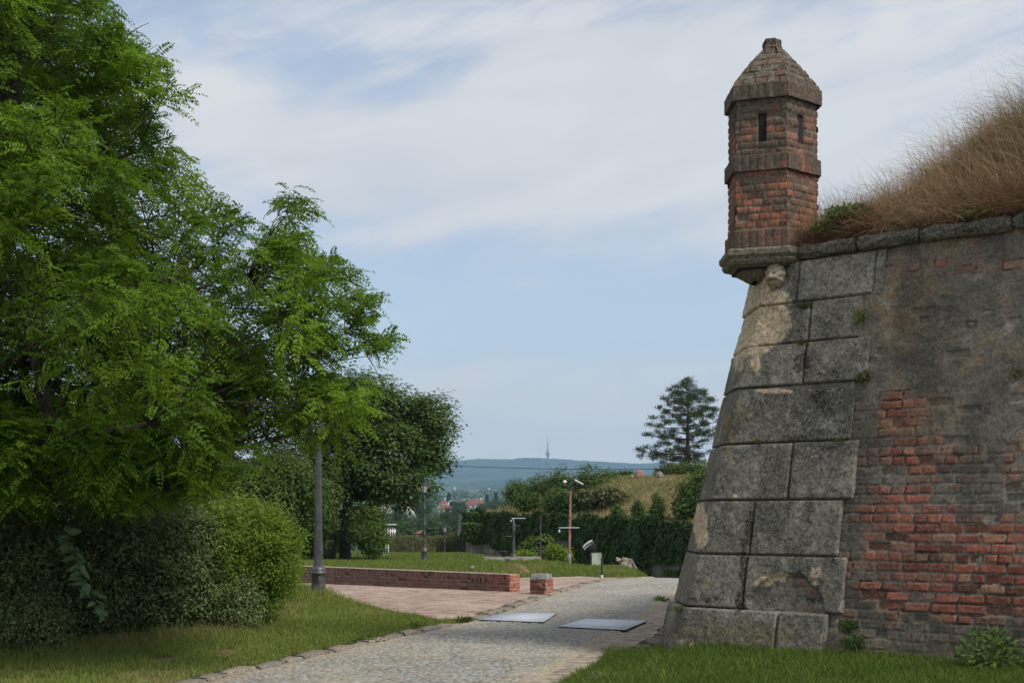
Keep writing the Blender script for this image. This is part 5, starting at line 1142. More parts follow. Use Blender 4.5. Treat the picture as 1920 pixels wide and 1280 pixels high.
mb = MB(); a_ = -.50; ax = np.array([[math.cos(a_), 0, math.sin(a_)], [0, 1, 0], [-math.sin(a_), 0, math.cos(a_)]]); mb.box(tp_ + [.30, -.05, .20], (.36, .22, .05), bevel=.015, axes=ax); mb.tube([tp_ + [.2, 0, .1], tp_ + [.28, -.02, .19]], .014, 5); mb.build('floodlight', M['white'], pl)
mb = MB(); zc2 = zy(989); mb.tube([(W(1048, 0, d_)[0], d_ - .06, zc2), (W(1086, 0, d_)[0], d_ - .06, zc2)], .018, 6); mb.lathe([(.0, 0), (.04, .02), (.03, .10), (.0, .12)], (W(1048.5, 0, d_)[0], d_ - .06, zc2 - .18), 8); mb.build('crossbar', M['steel'], pl)
c = Hp(1013, 49.5); th_ = thing('metal_pole', 'thin plain grey pole beside the pale green bush', 'pole', c); mb = MB(); mb.tube([c - [0, 0, .1], (c[0] + .02, c[1], EYE - (968 - HY) / FPX * 49.5)], [.024, .02], 8); mb.build('shaft', M['iron'], th_); mb = MB(); mb.lathe([(.02, 0), (.03, .01), (.03, .03), (.0, .05)], (c[0] + .02, c[1], EYE - (968 - HY) / FPX * 49.5 - .02), 8); mb.build('cap', M['iron'], th_)
GB = 'green bushes beside the water pump'
for (lab, x, y, rx, rz, d, mat, sd_, L) in (('pale green bush spreading over the others beside the thin pole', 1012, 1022, 26, 15, 53, 'mid', 951, .17), ('low bright bush right behind the water pump', 985, 1045, 17, 13, 51.5, 'bright', 952, .1), ('bright green bush at the foot of the rusty pole', 1048, 1044, 19, 18, 50.5, 'bright', 953, .12), ('small dull bush between the two bright ones', 1020, 1044, 13, 12, 52.5, 'olive', 954, .1)):
    c = W(x, y, d); shrub('bush', lab, 'bush', c, (rx * d / FPX, .5, rz * d / FPX), 3600, L, L * .5, mat, sd_, GB, cr=.25, inner=.3)
# dead root stump on the knoll
c = Hp(1171, 41); st = thing('tree_stump', 'grey dead tree root on the grassy knoll at the moat edge', 'stump', c); rng = np.random.default_rng(961); mb = MB()
for k in range(9):
    a = rng.uniform(-.3, .3); x0 = rng.uniform(-.3, .05); mb.tube([c + [x0, rng.uniform(-.1, .1), .26 + rng.random() * .08], c + [x0 + .18, -.05, .20 + .1 * rng.random()], c + [x0 + .36, -.1 + a * .2, .02 - .12 * rng.random()]], [.05, .06, .035], 6)
mb.lathe([(.0, -.15), (.26, -.15), (.22, .08), (.14, .22), (.0, .28)], c, 9); mb.build('roots', m_plain('dead_wood', (.27, .235, .185), .95, 0, .6, 9, .03), st, smooth=True)
def rock(name, label, cat, c, r, seed, mat='concrete', group=None, col=None):
    n1, n2 = 18, 24; T_, P_ = np.meshgrid(np.linspace(-math.pi / 2, math.pi / 2, n1), np.linspace(0, 2 * math.pi, n2, endpoint=False), indexing='ij'); d = np.stack([np.cos(T_) * np.cos(P_), np.cos(T_) * np.sin(P_), np.sin(T_)], -1)
    k = .82 + .36 * fbm(d[..., 0] * 1.6 + seed, d[..., 1] * 1.6 + d[..., 2] * 1.3, seed); F = grid_faces(n1, n2); i0 = np.arange(n1 - 1) * n2 + n2 - 1; F = np.concatenate([F, np.stack([i0, i0 + n2, i0 + 1, i0 - n2 + 1], 1)])
    o = link_mesh(name, (np.array(c) + d * k[..., None] * np.array(r)).reshape(-1, 3), F[:, ::-1], M[mat], origin=c, smooth=True); return tag(o, label, cat, group)
c = Hp(885, 29.9); rock('round_stone', 'small round pale stone on the lawn just behind the low brick wall', 'stone', c + [0, 0, .05], (.065, .06, .06), 3)
c = W(1277, 1105, 16.6); rock('guard_stone', 'upright weathered stone at the foot of the bastion corner, on the road side', 'stone', (c[0], c[1], .28), (.10, .16, .40), 5, 'concrete')
for (lab, x, yt, yb, w_, mat, sd_) in (('reddish brick stump on the crest of the rampart', 1199, 881, 896, .55, 'rust', 7), ('grey stone stump on the crest under the pine', 1236, 885, 897, .48, 'concrete', 8), ('small pale stone left of the reddish stump on the crest', 1184, 888, 896, .34, 'concrete', 9)):
    s_ = s_at(x, 9.2); p_ = rpt(np.array([s_]), np.array([9.2]))[0]; d = p_[1]; h_ = (yb - yt) * d / FPX; c = np.array([p_[0], d, float(bank_z(s_, 9.2))]); rock('stone_stump', lab, 'stone', (c[0], d, c[2] + h_ * .35), (w_ * .62, .35, h_ * .75), sd_, mat, 'stumps on the rampart crest')
# white frame and sandwich board under the trees
d_ = 71.0; c = Hp(721, d_); wf = thing('lattice_frame', 'white slatted frame with six openings under the drooping shrub', 'frame', c); mb = MB(); k = d_ / FPX
for x in (-8, -3, 2, 7): mb.box(c + [x * k, 0, .26], (.055, .05, .56))
for z in (.05, .27, .51): mb.box(c + [-.5 * k, .01, z], (15 * k, .04, .05))
mb.build('slats', M['white'], wf); mb = MB(); mb.box(c + [0, .1, .27], (15 * k, .02, .48)); mb.build('back_panel', M['black'], wf)
c = Hp(683, 63); sbd = thing('trestle', 'tiny white A-shaped trestle at the foot of the shrubs left of the slatted frame', 'trestle', c); mb = MB(); mb.tube([c + [-.09, 0, 0], c + [0, 0, .28]], .018, 5); mb.tube([c + [.09, 0, 0], c + [0, 0, .28]], .018, 5); mb.tube([c + [-.05, 0, .11], c + [.05, 0, .11]], .014, 5); mb.build('legs', M['white'], sbd)
# overhead cable
P = np.array([W(x, y, d) for x, y, d in ((420, 858, 96), (560, 863, 95), (700, 868, 94), (800, 871.5, 93), (900, 875, 92), (1000, 878, 91), (1100, 879.5, 90), (1200, 879.5, 89), (1320, 878, 88), (1500, 873, 86))]); mb = MB(); mb.tube(P, .022, 5); o = mb.build('overhead_cable', M['black'], origin=P[0]); tag(o, 'single black overhead cable sagging across in front of the far hill', 'cable')

# ------------------------------------------------------------------ town, far woods, hills, tower
TG = 'houses in the valley'
def house(lab, x0, x1, ytop, yeave, ybase, D_, wall, roof, gable_x=False, nwin=3, depth=9, chim=True, seed=0, group=TG):
    k = D_ / FPX; xa, xb = (x0 - 960) * k, (x1 - 960) * k; zr, ze, zb_ = EYE - (ytop - HY) * k, EYE - (yeave - HY) * k, EYE - (ybase - HY) * k; zg = float(H((xa + xb) / 2, D_)); zb_ = min(zb_, zg)
    h_ = thing('house', lab, 'house', ((xa + xb) / 2, D_, zg), group); mb = MB(); mb.prism([(xa, D_), (xb, D_), (xb, D_ + depth), (xa, D_ + depth)], zb_ - 1, ze)
    if gable_x:   # gable end faces the viewer
        xm = (xa + xb) / 2; mb.add([(xa, D_, ze), (xb, D_, ze), (xm, D_, zr)], [[0, 1, 2]]); mb.build('wall', M[wall], h_); o_ = .06 * (xb - xa); mb = MB()
        mb.add([(xa - o_, D_ - .5, ze - .3), (xm, D_ - .5, zr), (xm, D_ + depth, zr), (xa - o_, D_ + depth, ze - .3), (xb + o_, D_ - .5, ze - .3), (xb + o_, D_ + depth, ze - .3)], [[0, 1, 2, 3], [1, 4, 5, 2]]); mb.V[-1][:, 2] += .25
    else:
        mb.build('wall', M[wall], h_); mb = MB(); o_ = .5; hip = min(.22 * (xb - xa), depth * .4); ym = D_ + depth / 2
        mb.add([(xa - o_, D_ - o_, ze), (xb + o_, D_ - o_, ze), (xb - hip, ym, zr), (xa + hip, ym, zr), (xa - o_, D_ + depth + o_, ze), (xb + o_, D_ + depth + o_, ze)], [[0, 1, 2, 3], [5, 4, 3, 2]]); mb.F[3].append(np.array([[1, 5, 2], [4, 0, 3]]))
    rf_ = mb.build('roof', M[roof], h_)
    if chim: mb = MB(); cx = xa + (xb - xa) * .72; mb.box((cx, D_ + depth * .5, zr + .3), (.9, .9, 2.2)); mb.build('chimney', M['plaster_white'], rf_)
    for i in range(nwin):
        mb = MB(); cx = xa + (xb - xa) * (i + .5) / nwin; hh = (ze - zb_) * .42; mb.box((cx, D_ - .03, zb_ + (ze - zb_) * .55), ((xb - xa) / nwin * .36, .1, hh)); mb.build('window', M['window'], h_)
house('long white house with a red tiled roof and white chimney', 873, 912, 936.5, 945.5, 954, 900, 'plaster_white', 'roof_red', nwin=4, depth=11)
house('cream house with a bright red roof, nearest right of the slender lamp', 822, 847, 946, 954, 962, 780, 'plaster_white', 'roof_red', nwin=2)
house('red roofed house partly behind the cream house', 824, 838, 936.5, 943, 947, 980, 'plaster_white', 'roof_red', nwin=2)
house('low house under a plain grey sheet roof beside the creeper', 869, 895, 957.5, 968, 978, 620, 'plaster_sand', 'roof_grey', nwin=1, depth=14, chim=False)
house('small sandy house among trees below the grey roof', 862, 884, 973, 976, 985, 560, 'plaster_sand', 'roof_red', nwin=2, chim=False)
house('house with an orange tiled roof glimpsed under the bough of the broad tree', 708, 732, 942, 950, 962, 520, 'plaster_white', 'roof_orange', True, 2)
house('white house with a dull red roof seen through the twigs of the broad tree', 753, 775, 936, 946, 954, 640, 'plaster_white', 'roof_red', False, 2)
house('small white house low among the valley trees behind the slender lamp', 766, 778, 963, 967, 976, 430, 'plaster_white', 'roof_grey', True, 1, 6, False)
house('far red roof between the cream house and the long white one', 856, 876, 938, 943, 947, 1150, 'plaster_sand', 'roof_red', nwin=2)
house('far small red roof just behind the long white house', 884, 897, 934, 938.5, 943, 1300, 'plaster_sand', 'roof_red', nwin=2, chim=False)
house('far pale roofed house left of the conifer', 841, 857, 937, 940, 944, 1250, 'plaster_white', 'roof_grey', nwin=2, chim=False)
house('dull brown roofed building low behind the clipped hedge', 783, 812, 993, 999, 1010, 190, 'plaster_sand', 'roof_red', nwin=1, depth=6, chim=False)
house('tiny white house on the far hillside, left of the other', 850.5, 854, 911, 913.5, 915.5, 4200, 'plaster_white', 'plaster_white', True, 0, 10, False, group='white houses on the hillside')
house('tiny white house on the far hillside, right of the other', 915.5, 918.5, 913, 915.5, 917.5, 4200, 'plaster_white', 'plaster_white', True, 0, 10, False, group='white houses on the hillside')
pv = thing('porch', 'white open porch with slim posts among the valley trees', 'porch', (W(733, 0, 170)[0], 170, float(H(-15, 170)))); mb = MB(); k = 170 / FPX
for x in (722, 727, 732, 736, 740): c = W(x, 990, 170); mb.box((c[0], 170, c[2] - .8), (.10, .10, 1.6))
c = W(731, 983, 170); mb.box((c[0], 170.5, c[2]), (1.5, 1.2, .12)); c = W(731, 996, 170); mb.box((c[0], 170.4, c[2]), (1.5, .2, .4)); mb.build('porch_frame', M['white'], pv)
VG = 'trees in the valley beyond the lawn'
rng = np.random.default_rng(971); vt = [(690, 975, 30, 260), (735, 998, 24, 190), (750, 975, 24, 270), (762, 992, 22, 210), (778, 985, 22, 240), (800, 978, 24, 300), (818, 992, 20, 230), (838, 975, 20, 330), (850, 990, 22, 240), (865, 995, 18, 200), (832, 1000, 16, 180), (805, 1000, 14, 175), (858, 968, 18, 450), (842, 966, 14, 480), (720, 970, 22, 330), (862, 951, 12, 700), (905, 956, 14, 680), (925, 950, 16, 720), (850, 946, 9, 900), (795, 955, 14, 560), (780, 948, 13, 800), (650, 985, 26, 200), (600, 975, 30, 240), (560, 970, 30, 300)]
VL = ['rounded green tree in the valley', 'dark tree in the valley', 'bluish green tree in the valley']
where = ['behind the twin trunks', 'right of the slatted frame', 'under the orange roof', 'behind the slender lamp shaft', 'just right of the slender lamp shaft', 'between the two farther lamps, topmost', 'left of the farthest lamp lantern', 'right of the farthest lamp lantern', 'below the grey sheet roof, large', 'against the left end of the creeper', 'low behind the farthest lamp', 'low between the two farther lamps', 'left of the grey sheet roof', 'above the farthest lamp, below the cream house', 'left of the orange roof', 'left of the long white house', 'right of the long white house', 'at the left edge of the rampart bushes', 'between the cream and the long white house', 'left of the cream house', 'beside the slender lamp lantern', 'seen between the twin trunks', 'left of the twin trunks', 'behind the nearest lamp shaft']
for i, (x, y, r, d) in enumerate(vt):
    k = d / FPX; c = W(x, y, d); R = r * k; zg = float(H(c[0], d)); t = thing('valley_tree', 'leafy tree in the valley, ' + where[i], 'tree', (c[0], d, zg), VG); nb = 7; dd = rsph(rng, nb); B = np.c_[c + dd * np.array([R * .55, R * .5, R * .42]), np.full(nb, R * .58) * rng.uniform(.8, 1.2, nb)]; L = max(.28, 2.6 * k)
    lo = rng.choice([0, .25, .1]); crown('crown', B, 3200, L, L * .65, 'far', t, 972 + i, cr=R * .28, inner=.2, bump=.5, tlo=lo, thi=lo + .7); mb = MB(); mb.tube([(c[0], d, zg - .5), (c[0] + R * .05, d, c[2])], [R * .09, R * .04], 7); mb.build('trunk', M['bark'], t)
for lab, x, yt, yb, d in (('dark pointed conifer above the red roofs', 842, 923, 937, 1350), ('dark pointed conifer right of the long white house', 930, 923, 937, 1350), ('smaller dark conifer left of the right-hand conifer', 913, 926, 936, 1400)):
    k = d / FPX; c = W(x, yb, d); h_ = (yb - yt) * k; zg = float(H(c[0], d)); t = thing('far_conifer', lab, 'conifer', (c[0], d, zg), 'dark conifers in the valley'); n = 900; v = rng.random(n); a = rng.random(n) * 6.283; rad = h_ * .24 * (1 - v) * (.7 + .4 * rng.random(n)); C = np.c_[c[0] + rad * np.cos(a), d + rad * np.sin(a), c[2] - 2 + v * (h_ + 2)]; D = unit(np.c_[np.cos(a), np.sin(a), np.full(n, -.2)] + .4 * rsph(rng, n)); N_ = unit(np.cross(D, rsph(rng, n))); lv = Leaves(); V, F = leaf_quads(C, D, N_, 1.5 * np.ones(n), .8 * np.ones(n)); lv.add(V, F, rng.random(n) * .4); lv.build('crown', M['pine'], t); mb = MB(); mb.tube([(c[0], d, zg - 1), (c[0], d, c[2] + h_ * .6)], [.4, .1], 6); mb.build('trunk', M['bark'], t)
# far-off woods as one mass
lv = Leaves(); rng = np.random.default_rng(981)
for (n, d0, d1, h0, h1, m) in ((700, 1150, 2300, 7, 13, 36), (900, 2300, 4600, 8, 16, 22), (260, 420, 1100, 4, 8, 60)):
    d = np.exp(rng.uniform(np.log(d0), np.log(d1), n)); x = d * rng.uniform(-.44, .44, n); dens = fbm(x / 220, d / 260, 983); keep = dens > (.42 if d0 > 1000 else .5)
    if d0 < 1000: keep &= ~((x / d * FPX + 960 > 815) & (x / d * FPX + 960 < 905) & (d < 960) & (d > 500))
    d, x = d[keep], x[keep]; zg = H(x, d); hh = rng.uniform(h0, h1, len(d)); q = rsph(rng, len(d) * m); R = np.repeat(hh * .5, m); C = np.c_[np.repeat(x, m), np.repeat(d, m), np.repeat(zg + hh * .5, m)] + q * R[:, None] * np.array([1.15, 1.15, 1]); N_ = unit(q + .7 * rsph(rng, len(q))); tt = rsph(rng, len(q)); D = unit(tt - N_ * (tt * N_).sum(1, keepdims=True)); s = R * .62
    V, F = leaf_quads(C, D, N_, s, s * .8); lv.add(V, F, np.repeat(rng.random(len(d)) * .6, m) + .4 * rng.random(len(q)))
struct(lv.build('far_woods', M['far'], origin=(0, 1500, 14)), 'stuff', 'distant woods and gardens of the valley in front of the hill')
RX_ = [-1500, -600, 0, 400, 700, 800, 840, 880, 905, 940, 1000, 1030, 1060, 1100, 1140, 1180, 1210, 1240, 1270, 1300, 1400, 1700, 2200, 3200]; RY_ = [880, 872, 866, 868, 870, 869, 866, 861, 859.5, 861, 858, 860, 861, 864, 866, 869.5, 870, 867, 867, 872, 876, 872, 868, 875]
nc_, nr_ = 900, 170; pxs = np.linspace(-1200, 3100, nc_); tt = np.concatenate([np.linspace(0, 1, nr_ - 20), np.linspace(1.01, 1.25, 20)]); Dg = 4300 + 4700 * tt
Xh = (pxs[:, None] - 960) / FPX * Dg[None, :]; Dh = np.repeat(Dg[None], nc_, 0); zr_ = EYE - (np.interp(pxs, RX_, RY_) - HY) / FPX * 9000
z0_ = np.interp(4300, Yk, Zk) - 12; pr_ = np.where(tt < 1, np.clip(tt, 0, 1) ** 1.22, 1 - 2.2 * (tt - 1)); Zh = z0_ + (zr_[:, None] - z0_) * pr_[None, :]
gul = (fbm(Xh / 900, Dh / 2600, 991, 5) - .5) * 130 * (np.sin(np.clip(tt, 0, 1) * math.pi) ** .8)[None, :] + (fbm(Xh / 240, Dh / 400, 993, 3) - .5) * 40 * (np.sin(np.clip(tt, 0, 1) * math.pi) ** .6)[None, :]; Zh = Zh + gul + (fbm(Xh / 45, Dh / 45, 995, 3) - .5) * 13
hc = np.array([.040, .066, .030]) * (.15 + 1.7 * fbm(Xh / 120, Dh / 260, 997, 5)[..., None]); fl = (sstep(.58, .66, fbm(Xh / 260, Dh / 300, 999)) * sstep(.22, .02, tt)[None, :])[..., None]; hc = hc * (1 - fl) + np.array([.20, .24, .12]) * fl
struct(link_mesh('hills', np.stack([Xh, Dh, Zh], -1).reshape(-1, 3), grid_faces(nc_, len(tt)), M['ground'], attrs={'Col': hc.reshape(-1, 3)}, smooth=True))
Dt = 8950.0; k = Dt / FPX; cx = (1027 - 960) * k; zy = lambda y: EYE - (y - HY) * k
tv = thing('television_tower', 'slender grey television tower with a round pod on the crest of the far hill', 'tower', (cx, Dt, zy(864))); mb = MB()
mb.lathe([(9, zy(868)), (6.5, zy(858)), (6, zy(856))], (cx, Dt, 0), 16); mb.build('shaft', M['concrete'], tv); mb = MB(); mb.lathe([(5, zy(857)), (9, zy(855.5)), (14, zy(852)), (14, zy(850)), (11, zy(849)), (11, zy(847.5)), (7, zy(846)), (6, zy(843)), (4.5, zy(842))], (cx, Dt, 0), 20); mb.build('pod', M['concrete'], tv); mb = MB(); mb.lathe([(4.2, zy(843)), (3.6, zy(830)), (2.0, zy(829.5)), (1.5, zy(822)), (.8, zy(816)), (0, zy(815.9))], (cx, Dt, 0), 10); mb.build('antenna', M['rust'], tv)
ms = thing('radio_mast', 'thin lattice mast on the hill crest left of the television tower', 'mast', ((1012 - 960) * k, Dt, zy(863))); mb = MB(); x_ = (1012 - 960) * k
mb.tube([(x_, Dt, zy(866)), (x_, Dt, zy(853))], [1.2, .7], 6); mb.build('mast_pole', M['rust'], ms)

# ------------------------------------------------------------------ grass and small plants
def blades(name, pts, h, w_, lean, mat, seed, label, tint, curve=.0, ldir=None, two=True):
    rng = np.random.default_rng(seed); n = len(pts); d = np.c_[rng.normal(size=(n, 2)) * lean, np.ones(n)]
    if ldir is not None: d[:, :2] += np.array(ldir)
    d = unit(d); hh = h; Nn = unit(np.cross(d, np.c_[rng.normal(size=(n, 2)), np.zeros(n)])); S = unit(np.cross(Nn, d)); mid = pts + d * (hh * .55)[:, None]; bend = np.c_[d[:, :2] * 1.0, -np.full(n, .25)]; tip = mid + (d * .8 + bend * .5) * (hh * .5)[:, None]; w2 = (w_ * .5)[:, None] if np.ndim(w_) else w_ * .5
    V = np.stack([pts - S * w2, pts + S * w2, mid + S * w2 * .75, mid - S * w2 * .75, tip], 1).reshape(-1, 3); b = np.arange(n)[:, None] * 5
    o = link_mesh(name, V, [b + np.array([[0, 1, 2, 3]]), b + np.array([[3, 2, 4]])], M[mat], origin=tuple(pts[0]), attrs={'tint': np.repeat(np.clip(tint, 0, 1), 5)}); return struct(o, 'stuff', label)
def strands(name, pts, ln, w_, up, wander, mat, seed, label, tint, drift=(0, 0)):
    """bent, tangled stalks of four short pieces each"""
    rng = np.random.default_rng(seed); n = len(pts); d = unit(np.c_[rng.normal(size=(n, 2)) * wander + np.array(drift), np.full(n, up)]); P = [pts]; k = 4
    for i in range(k): d = unit(d + np.c_[rng.normal(size=(n, 2)) * wander * .45 + np.array(drift) * .5, rng.normal(size=n) * .2 - .16 * i]); P.append(P[-1] + d * (ln / k)[:, None])
    S = unit(np.cross(P[-1] - P[0], np.c_[rng.normal(size=(n, 2)), np.zeros(n)])); V = []
    for i in range(k + 1): w2 = w_ * .5 * (1.0 - .8 * i / k); V += [P[i] - S * w2, P[i] + S * w2]
    V = np.stack(V, 1).reshape(-1, 3); b = np.arange(n)[:, None] * (2 * k + 2)
    o = link_mesh(name, V, np.concatenate([b + np.array([[2 * i, 2 * i + 1, 2 * i + 3, 2 * i + 2]]) for i in range(k)]), M[mat], origin=tuple(pts[0]), attrs={'tint': np.repeat(np.clip(tint, 0, 1), 2 * k + 2)}); return struct(o, 'stuff', label)
rng = np.random.default_rng(1001)
def scatter(n, x0, x1, y0, y1): return rng.uniform(x0, x1, n), rng.uniform(y0, y1, n)
# near left lawn
x, y = scatter(420000, -9.5, .2, 8.5, 31); px_ = 960 + FPX * x / y; ok = pip(x, y, LAWN_L) & (px_ > -80) & (y < np.where(rng.random(len(y)) < .5, 40, 21)); x, y = x[ok], y[ok]
dens = fbm(x / 1.6, y / 1.6, 3) * .6 + fbm(x / .35, y / .35, 8) * .4; bald = gsum(960 + FPX * x / y, HY + FPX * EYE / y, [(310, 1237, 26, 6, 1), (425, 1221, 22, 5, 1), (365, 1238, 14, 4, .8), (530, 1152, 34, 6, .8), (560, 1140, 24, 6, .7), (330, 1176, 50, 6, .6)]); ok = (rng.random(len(x)) < 1.05 - .8 * sstep(.52, .74, dens) - 1.1 * bald) & (pdist(x, y, KLs) > .10 + .20 * fbm(x * 2, y * 2, 77)); x, y, dens = x[ok], y[ok], dens[ok]
HB = [W(-60, 0, 15.4)[:2], W(150, 0, 15.7)[:2], W(275, 0, 16.4)[:2], W(375, 0, 17.5)[:2], W(455, 0, 19.2)[:2], W(515, 0, 22.6)[:2], W(560, 0, 27)[:2]]
dh = pdist(x, y, HB); lampd = np.hypot(x - X1, y - Y1); tall = np.exp(-(dh / .7) ** 2) * 1.2 + np.exp(-(lampd / .9) ** 2) * .8 + sstep(19, 25, y) * .6
hgt_ = (.035 + .05 * rng.random(len(x))) * (1 + tall * (1 + rng.random(len(x)))) * (.7 + .6 * fbm(x / .5, y / .5, 79)); tint = .35 * rng.random(len(x)) + .75 * dens + .22 + .15 * (rng.random(len(x)) < .15) - .1
print('lawn blades', len(x)); blades('lawn_grass', np.c_[x, y, H(x, y)], hgt_, .0065 + .003 * rng.random(len(x)), .38, 'grass', 1002, 'mown grass of the lawn between the hedge bank and the kerb', tint)
nq = 5200; tq = rng.random(nq); HBa = np.array(HB); sg = np.minimum((tq * (len(HBa) - 1)).astype(int), len(HBa) - 2); fq = tq * (len(HBa) - 1) - sg; q = HBa[sg] + (HBa[sg + 1] - HBa[sg]) * fq[:, None] + rng.normal(size=(nq, 2)) * np.array([.22, .30]) + np.array([.12, -.12])
lq = rng.integers(0, nq, 900); q[lq] = np.array([X1, Y1]) + rng.normal(size=(900, 2)) * np.array([.35, .45]); ok = pip(q[:, 0], q[:, 1], LAWN_L); q = q[ok]; strands('lawn_grass', np.c_[q, H(q[:, 0], q[:, 1])], rng.uniform(.08, .30, len(q)), .006, 1.0, .35, 'straw', 1006, 'longer straw-green grass under the hedge bank and round the nearest lamp post', rng.random(len(q)))
# right lawn at the foot of the bastion
x, y = scatter(260000, -.6, 6.5, 8.0, 17.5); front = (x - A0[0]) * N1[0] + (y - A0[1]) * N1[1]; edge_ = x - rr(y); ok = (edge_ > .14 + .26 * fbm(x * 1.5, y * 1.5, 81)) & (front > -.06) & ((y < 14.6) | (x < 1.75)) & (960 + FPX * x / y < 2050); x, y, front, edge_ = x[ok], y[ok], front[ok], edge_[ok]
hgt_ = (.05 + .06 * rng.random(len(x))) * (1 + 1.3 * np.exp(-np.maximum(front, 0) / .35) * rng.random(len(x)) + .5 * (rng.random(len(x)) < .05)) * (.75 + .5 * fbm(x / .4, y / .4, 83)); tint = .40 * rng.random(len(x)) ** 2 + .34 * fbm(x / .5, y / .5, 85) - .14 + .5 * (rng.random(len(x)) < .04)  # tint kept lower: the shade on this lawn is put into the colour
print('right blades', len(x)); blades('lawn_grass', np.c_[x, y, H(x, y)], hgt_, .0065 + .003 * rng.random(len(x)), .42, 'grass', 1003, 'longer green grass at the foot of the bastion', tint)
# lawn beyond the low wall
x, y = scatter(240000, -14, 9, 27.5, 79); ss_ = (x - LW_A[0]) * lw_n[0] + (y - LW_A[1]) * lw_n[1]; px_ = 960 + FPX * x / y; ok = ((ss_ > .40) | (x > 0)) & (px_ > 430) & (px_ < 1300)
edge_l = [(-.055, 28.2), (-.3, 33.2), (.6, 34.6), (1.8, 35.4), (2.5, 34.6), (3.3, 34.6), (4.6, 36.9), (8, 38.5), (12, 39)]
ok &= ~pip(x, y, edge_l + [(12, 20), (-.055, 20)]); x, y = x[ok], y[ok]; keep = rng.random(len(x)) < np.clip(1.15 - y / 110, .3, 1); x, y = x[keep], y[keep]; tint = .45 * rng.random(len(x)) + .5 * fbm(x / 1.2, y / 2.2, 87)
wild = sstep(.45, .6, fbm(x / 1.1, y / 1.6, 89)) * (x > -1.2) * (y < 50); hgt_ = (.05 + .06 * rng.random(len(x))) * (1 + .9 * wild)
print('far lawn', len(x)); blades('lawn_grass', np.c_[x, y, H(x, y)], hgt_, .012 + .016 * sstep(30, 70, y), .4, 'grass', 1004, 'sunny grass of the raised lawn behind the low brick wall', tint)
# dry grass on the bastion
rngd = np.random.default_rng(1011); nt = 2750; ut, wt = rngd.uniform(.55, 6.2, nt), rngd.random(nt) ** 1.3 * 3.0; m = 38; kk = np.repeat(np.arange(nt), m); n = nt * m
u = np.clip(ut[kk] + rngd.normal(size=n) * .055, .5, 6.3); w_ = np.clip(wt[kk] + rngd.normal(size=n) * .055, .0, 4); P = bank_pt(u, w_); th_ = rngd.random(nt) ** 1.4; red_ = fbm(ut * 1.3, wt * 1.3, 1019)
hg_ = (.10 + .52 * th_[kk]) * rngd.uniform(.5, 1.25, n); tint = np.where(rngd.random(nt) < .06 + .30 * sstep(.5, 1.8, wt), .55 + .4 * rngd.random(nt), -.02 + .18 * rngd.random(nt) + .42 * sstep(.48, .68, red_))[kk] + .25 * (rngd.random(n) - .4)
strands('dry_grass', P - [0, 0, .03], hg_, .006, .80, .55, 'dry', 1013, 'matted reddish dry grass on top of the bastion', tint, (-.04, -.05))
nt = 300; ut, wt = rngd.uniform(.6, 5.2, nt), .05 + rngd.random(nt) * 2.4; kk = np.repeat(np.arange(nt), 34); n = len(kk); u, w_ = np.clip(ut[kk] + rngd.normal(size=n) * .06, .5, 5.3), np.clip(wt[kk] + rngd.normal(size=n) * .06, 0, 4)
strands('green_grass', bank_pt(u, w_), .12 + .25 * rngd.random(n), .008, .9, .5, 'mid', 1023, 'tufts of green grass among the dry grass on the bastion', rngd.random(n))
n = 12000; u = rngd.uniform(.6, 6.2, n); w_ = .1 + rngd.random(n) * 2.6; P = bank_pt(u, w_); hs = (.30 + .60 * rngd.random(n)) * np.interp(u, [.6, 1.6, 2.6, 3.6], [.7, .85, 1.05, 1.35]); strands('dry_grass', P, hs, .0042, 1.0, .22, 'dry', 1014, 'tall straw-coloured grass stalks standing on the bastion bank', .55 + .5 * rngd.random(n), (-.10, 0))
n = 7500; u = 1.9 + 4.3 * rngd.random(n) ** .75; w_ = .9 + rngd.random(n) * 1.6; P = bank_pt(u, w_); keep = fbm(u * 2.4, w_ * 2, 1020) > .42; u, w_, P = u[keep], w_[keep], P[keep]; n = len(u); strands('green_grass', P, (.25 + .55 * rngd.random(n)) * np.interp(u, [1.9, 3], [.6, 1]), .005, 1.0, .28, 'olive', 1015, 'green grass stalks along the crest of the bastion bank', .2 + .8 * rngd.random(n), (-.08, 0))
n = 7000; u = rngd.uniform(1.0, 6.1, n); P = bank_pt(u, rngd.uniform(.0, .10, n)); blades('dry_grass', P - [0, 0, .02], .06 + .16 * rngd.random(n) * fbm(u * 3, u * 0, 1021), .007, .8, 'dry', 1022, 'withered grass and roots hanging over the cordon', .5 * rngd.random(n) ** 2, ldir=tuple(N1 * 1.6))
# dry grass on the rampart bank
n = 26000; s = rngd.uniform(-.02, 1.3, n); w_ = rngd.uniform(.3, 14, n); p = rpt(s, w_); cl = fbm(s * 22, w_ / 2.2, 715); blades('dry_grass', np.c_[p, bank_z(s, w_)], .18 + .25 * rngd.random(n), .03, .4, 'straw', 1016, 'dry grass on the slope of the rampart bank', .3 * rngd.random(n) + .6 * cl)
m_sel = rngd.random(n) < .35; blades('green_grass', np.c_[p, bank_z(s, w_)][m_sel] + [.05, 0, 0], .15 + .2 * rngd.random(m_sel.sum()), .03, .4, 'olive', 1017, 'greener grass mixed into the slope of the rampart bank', rngd.random(m_sel.sum()))
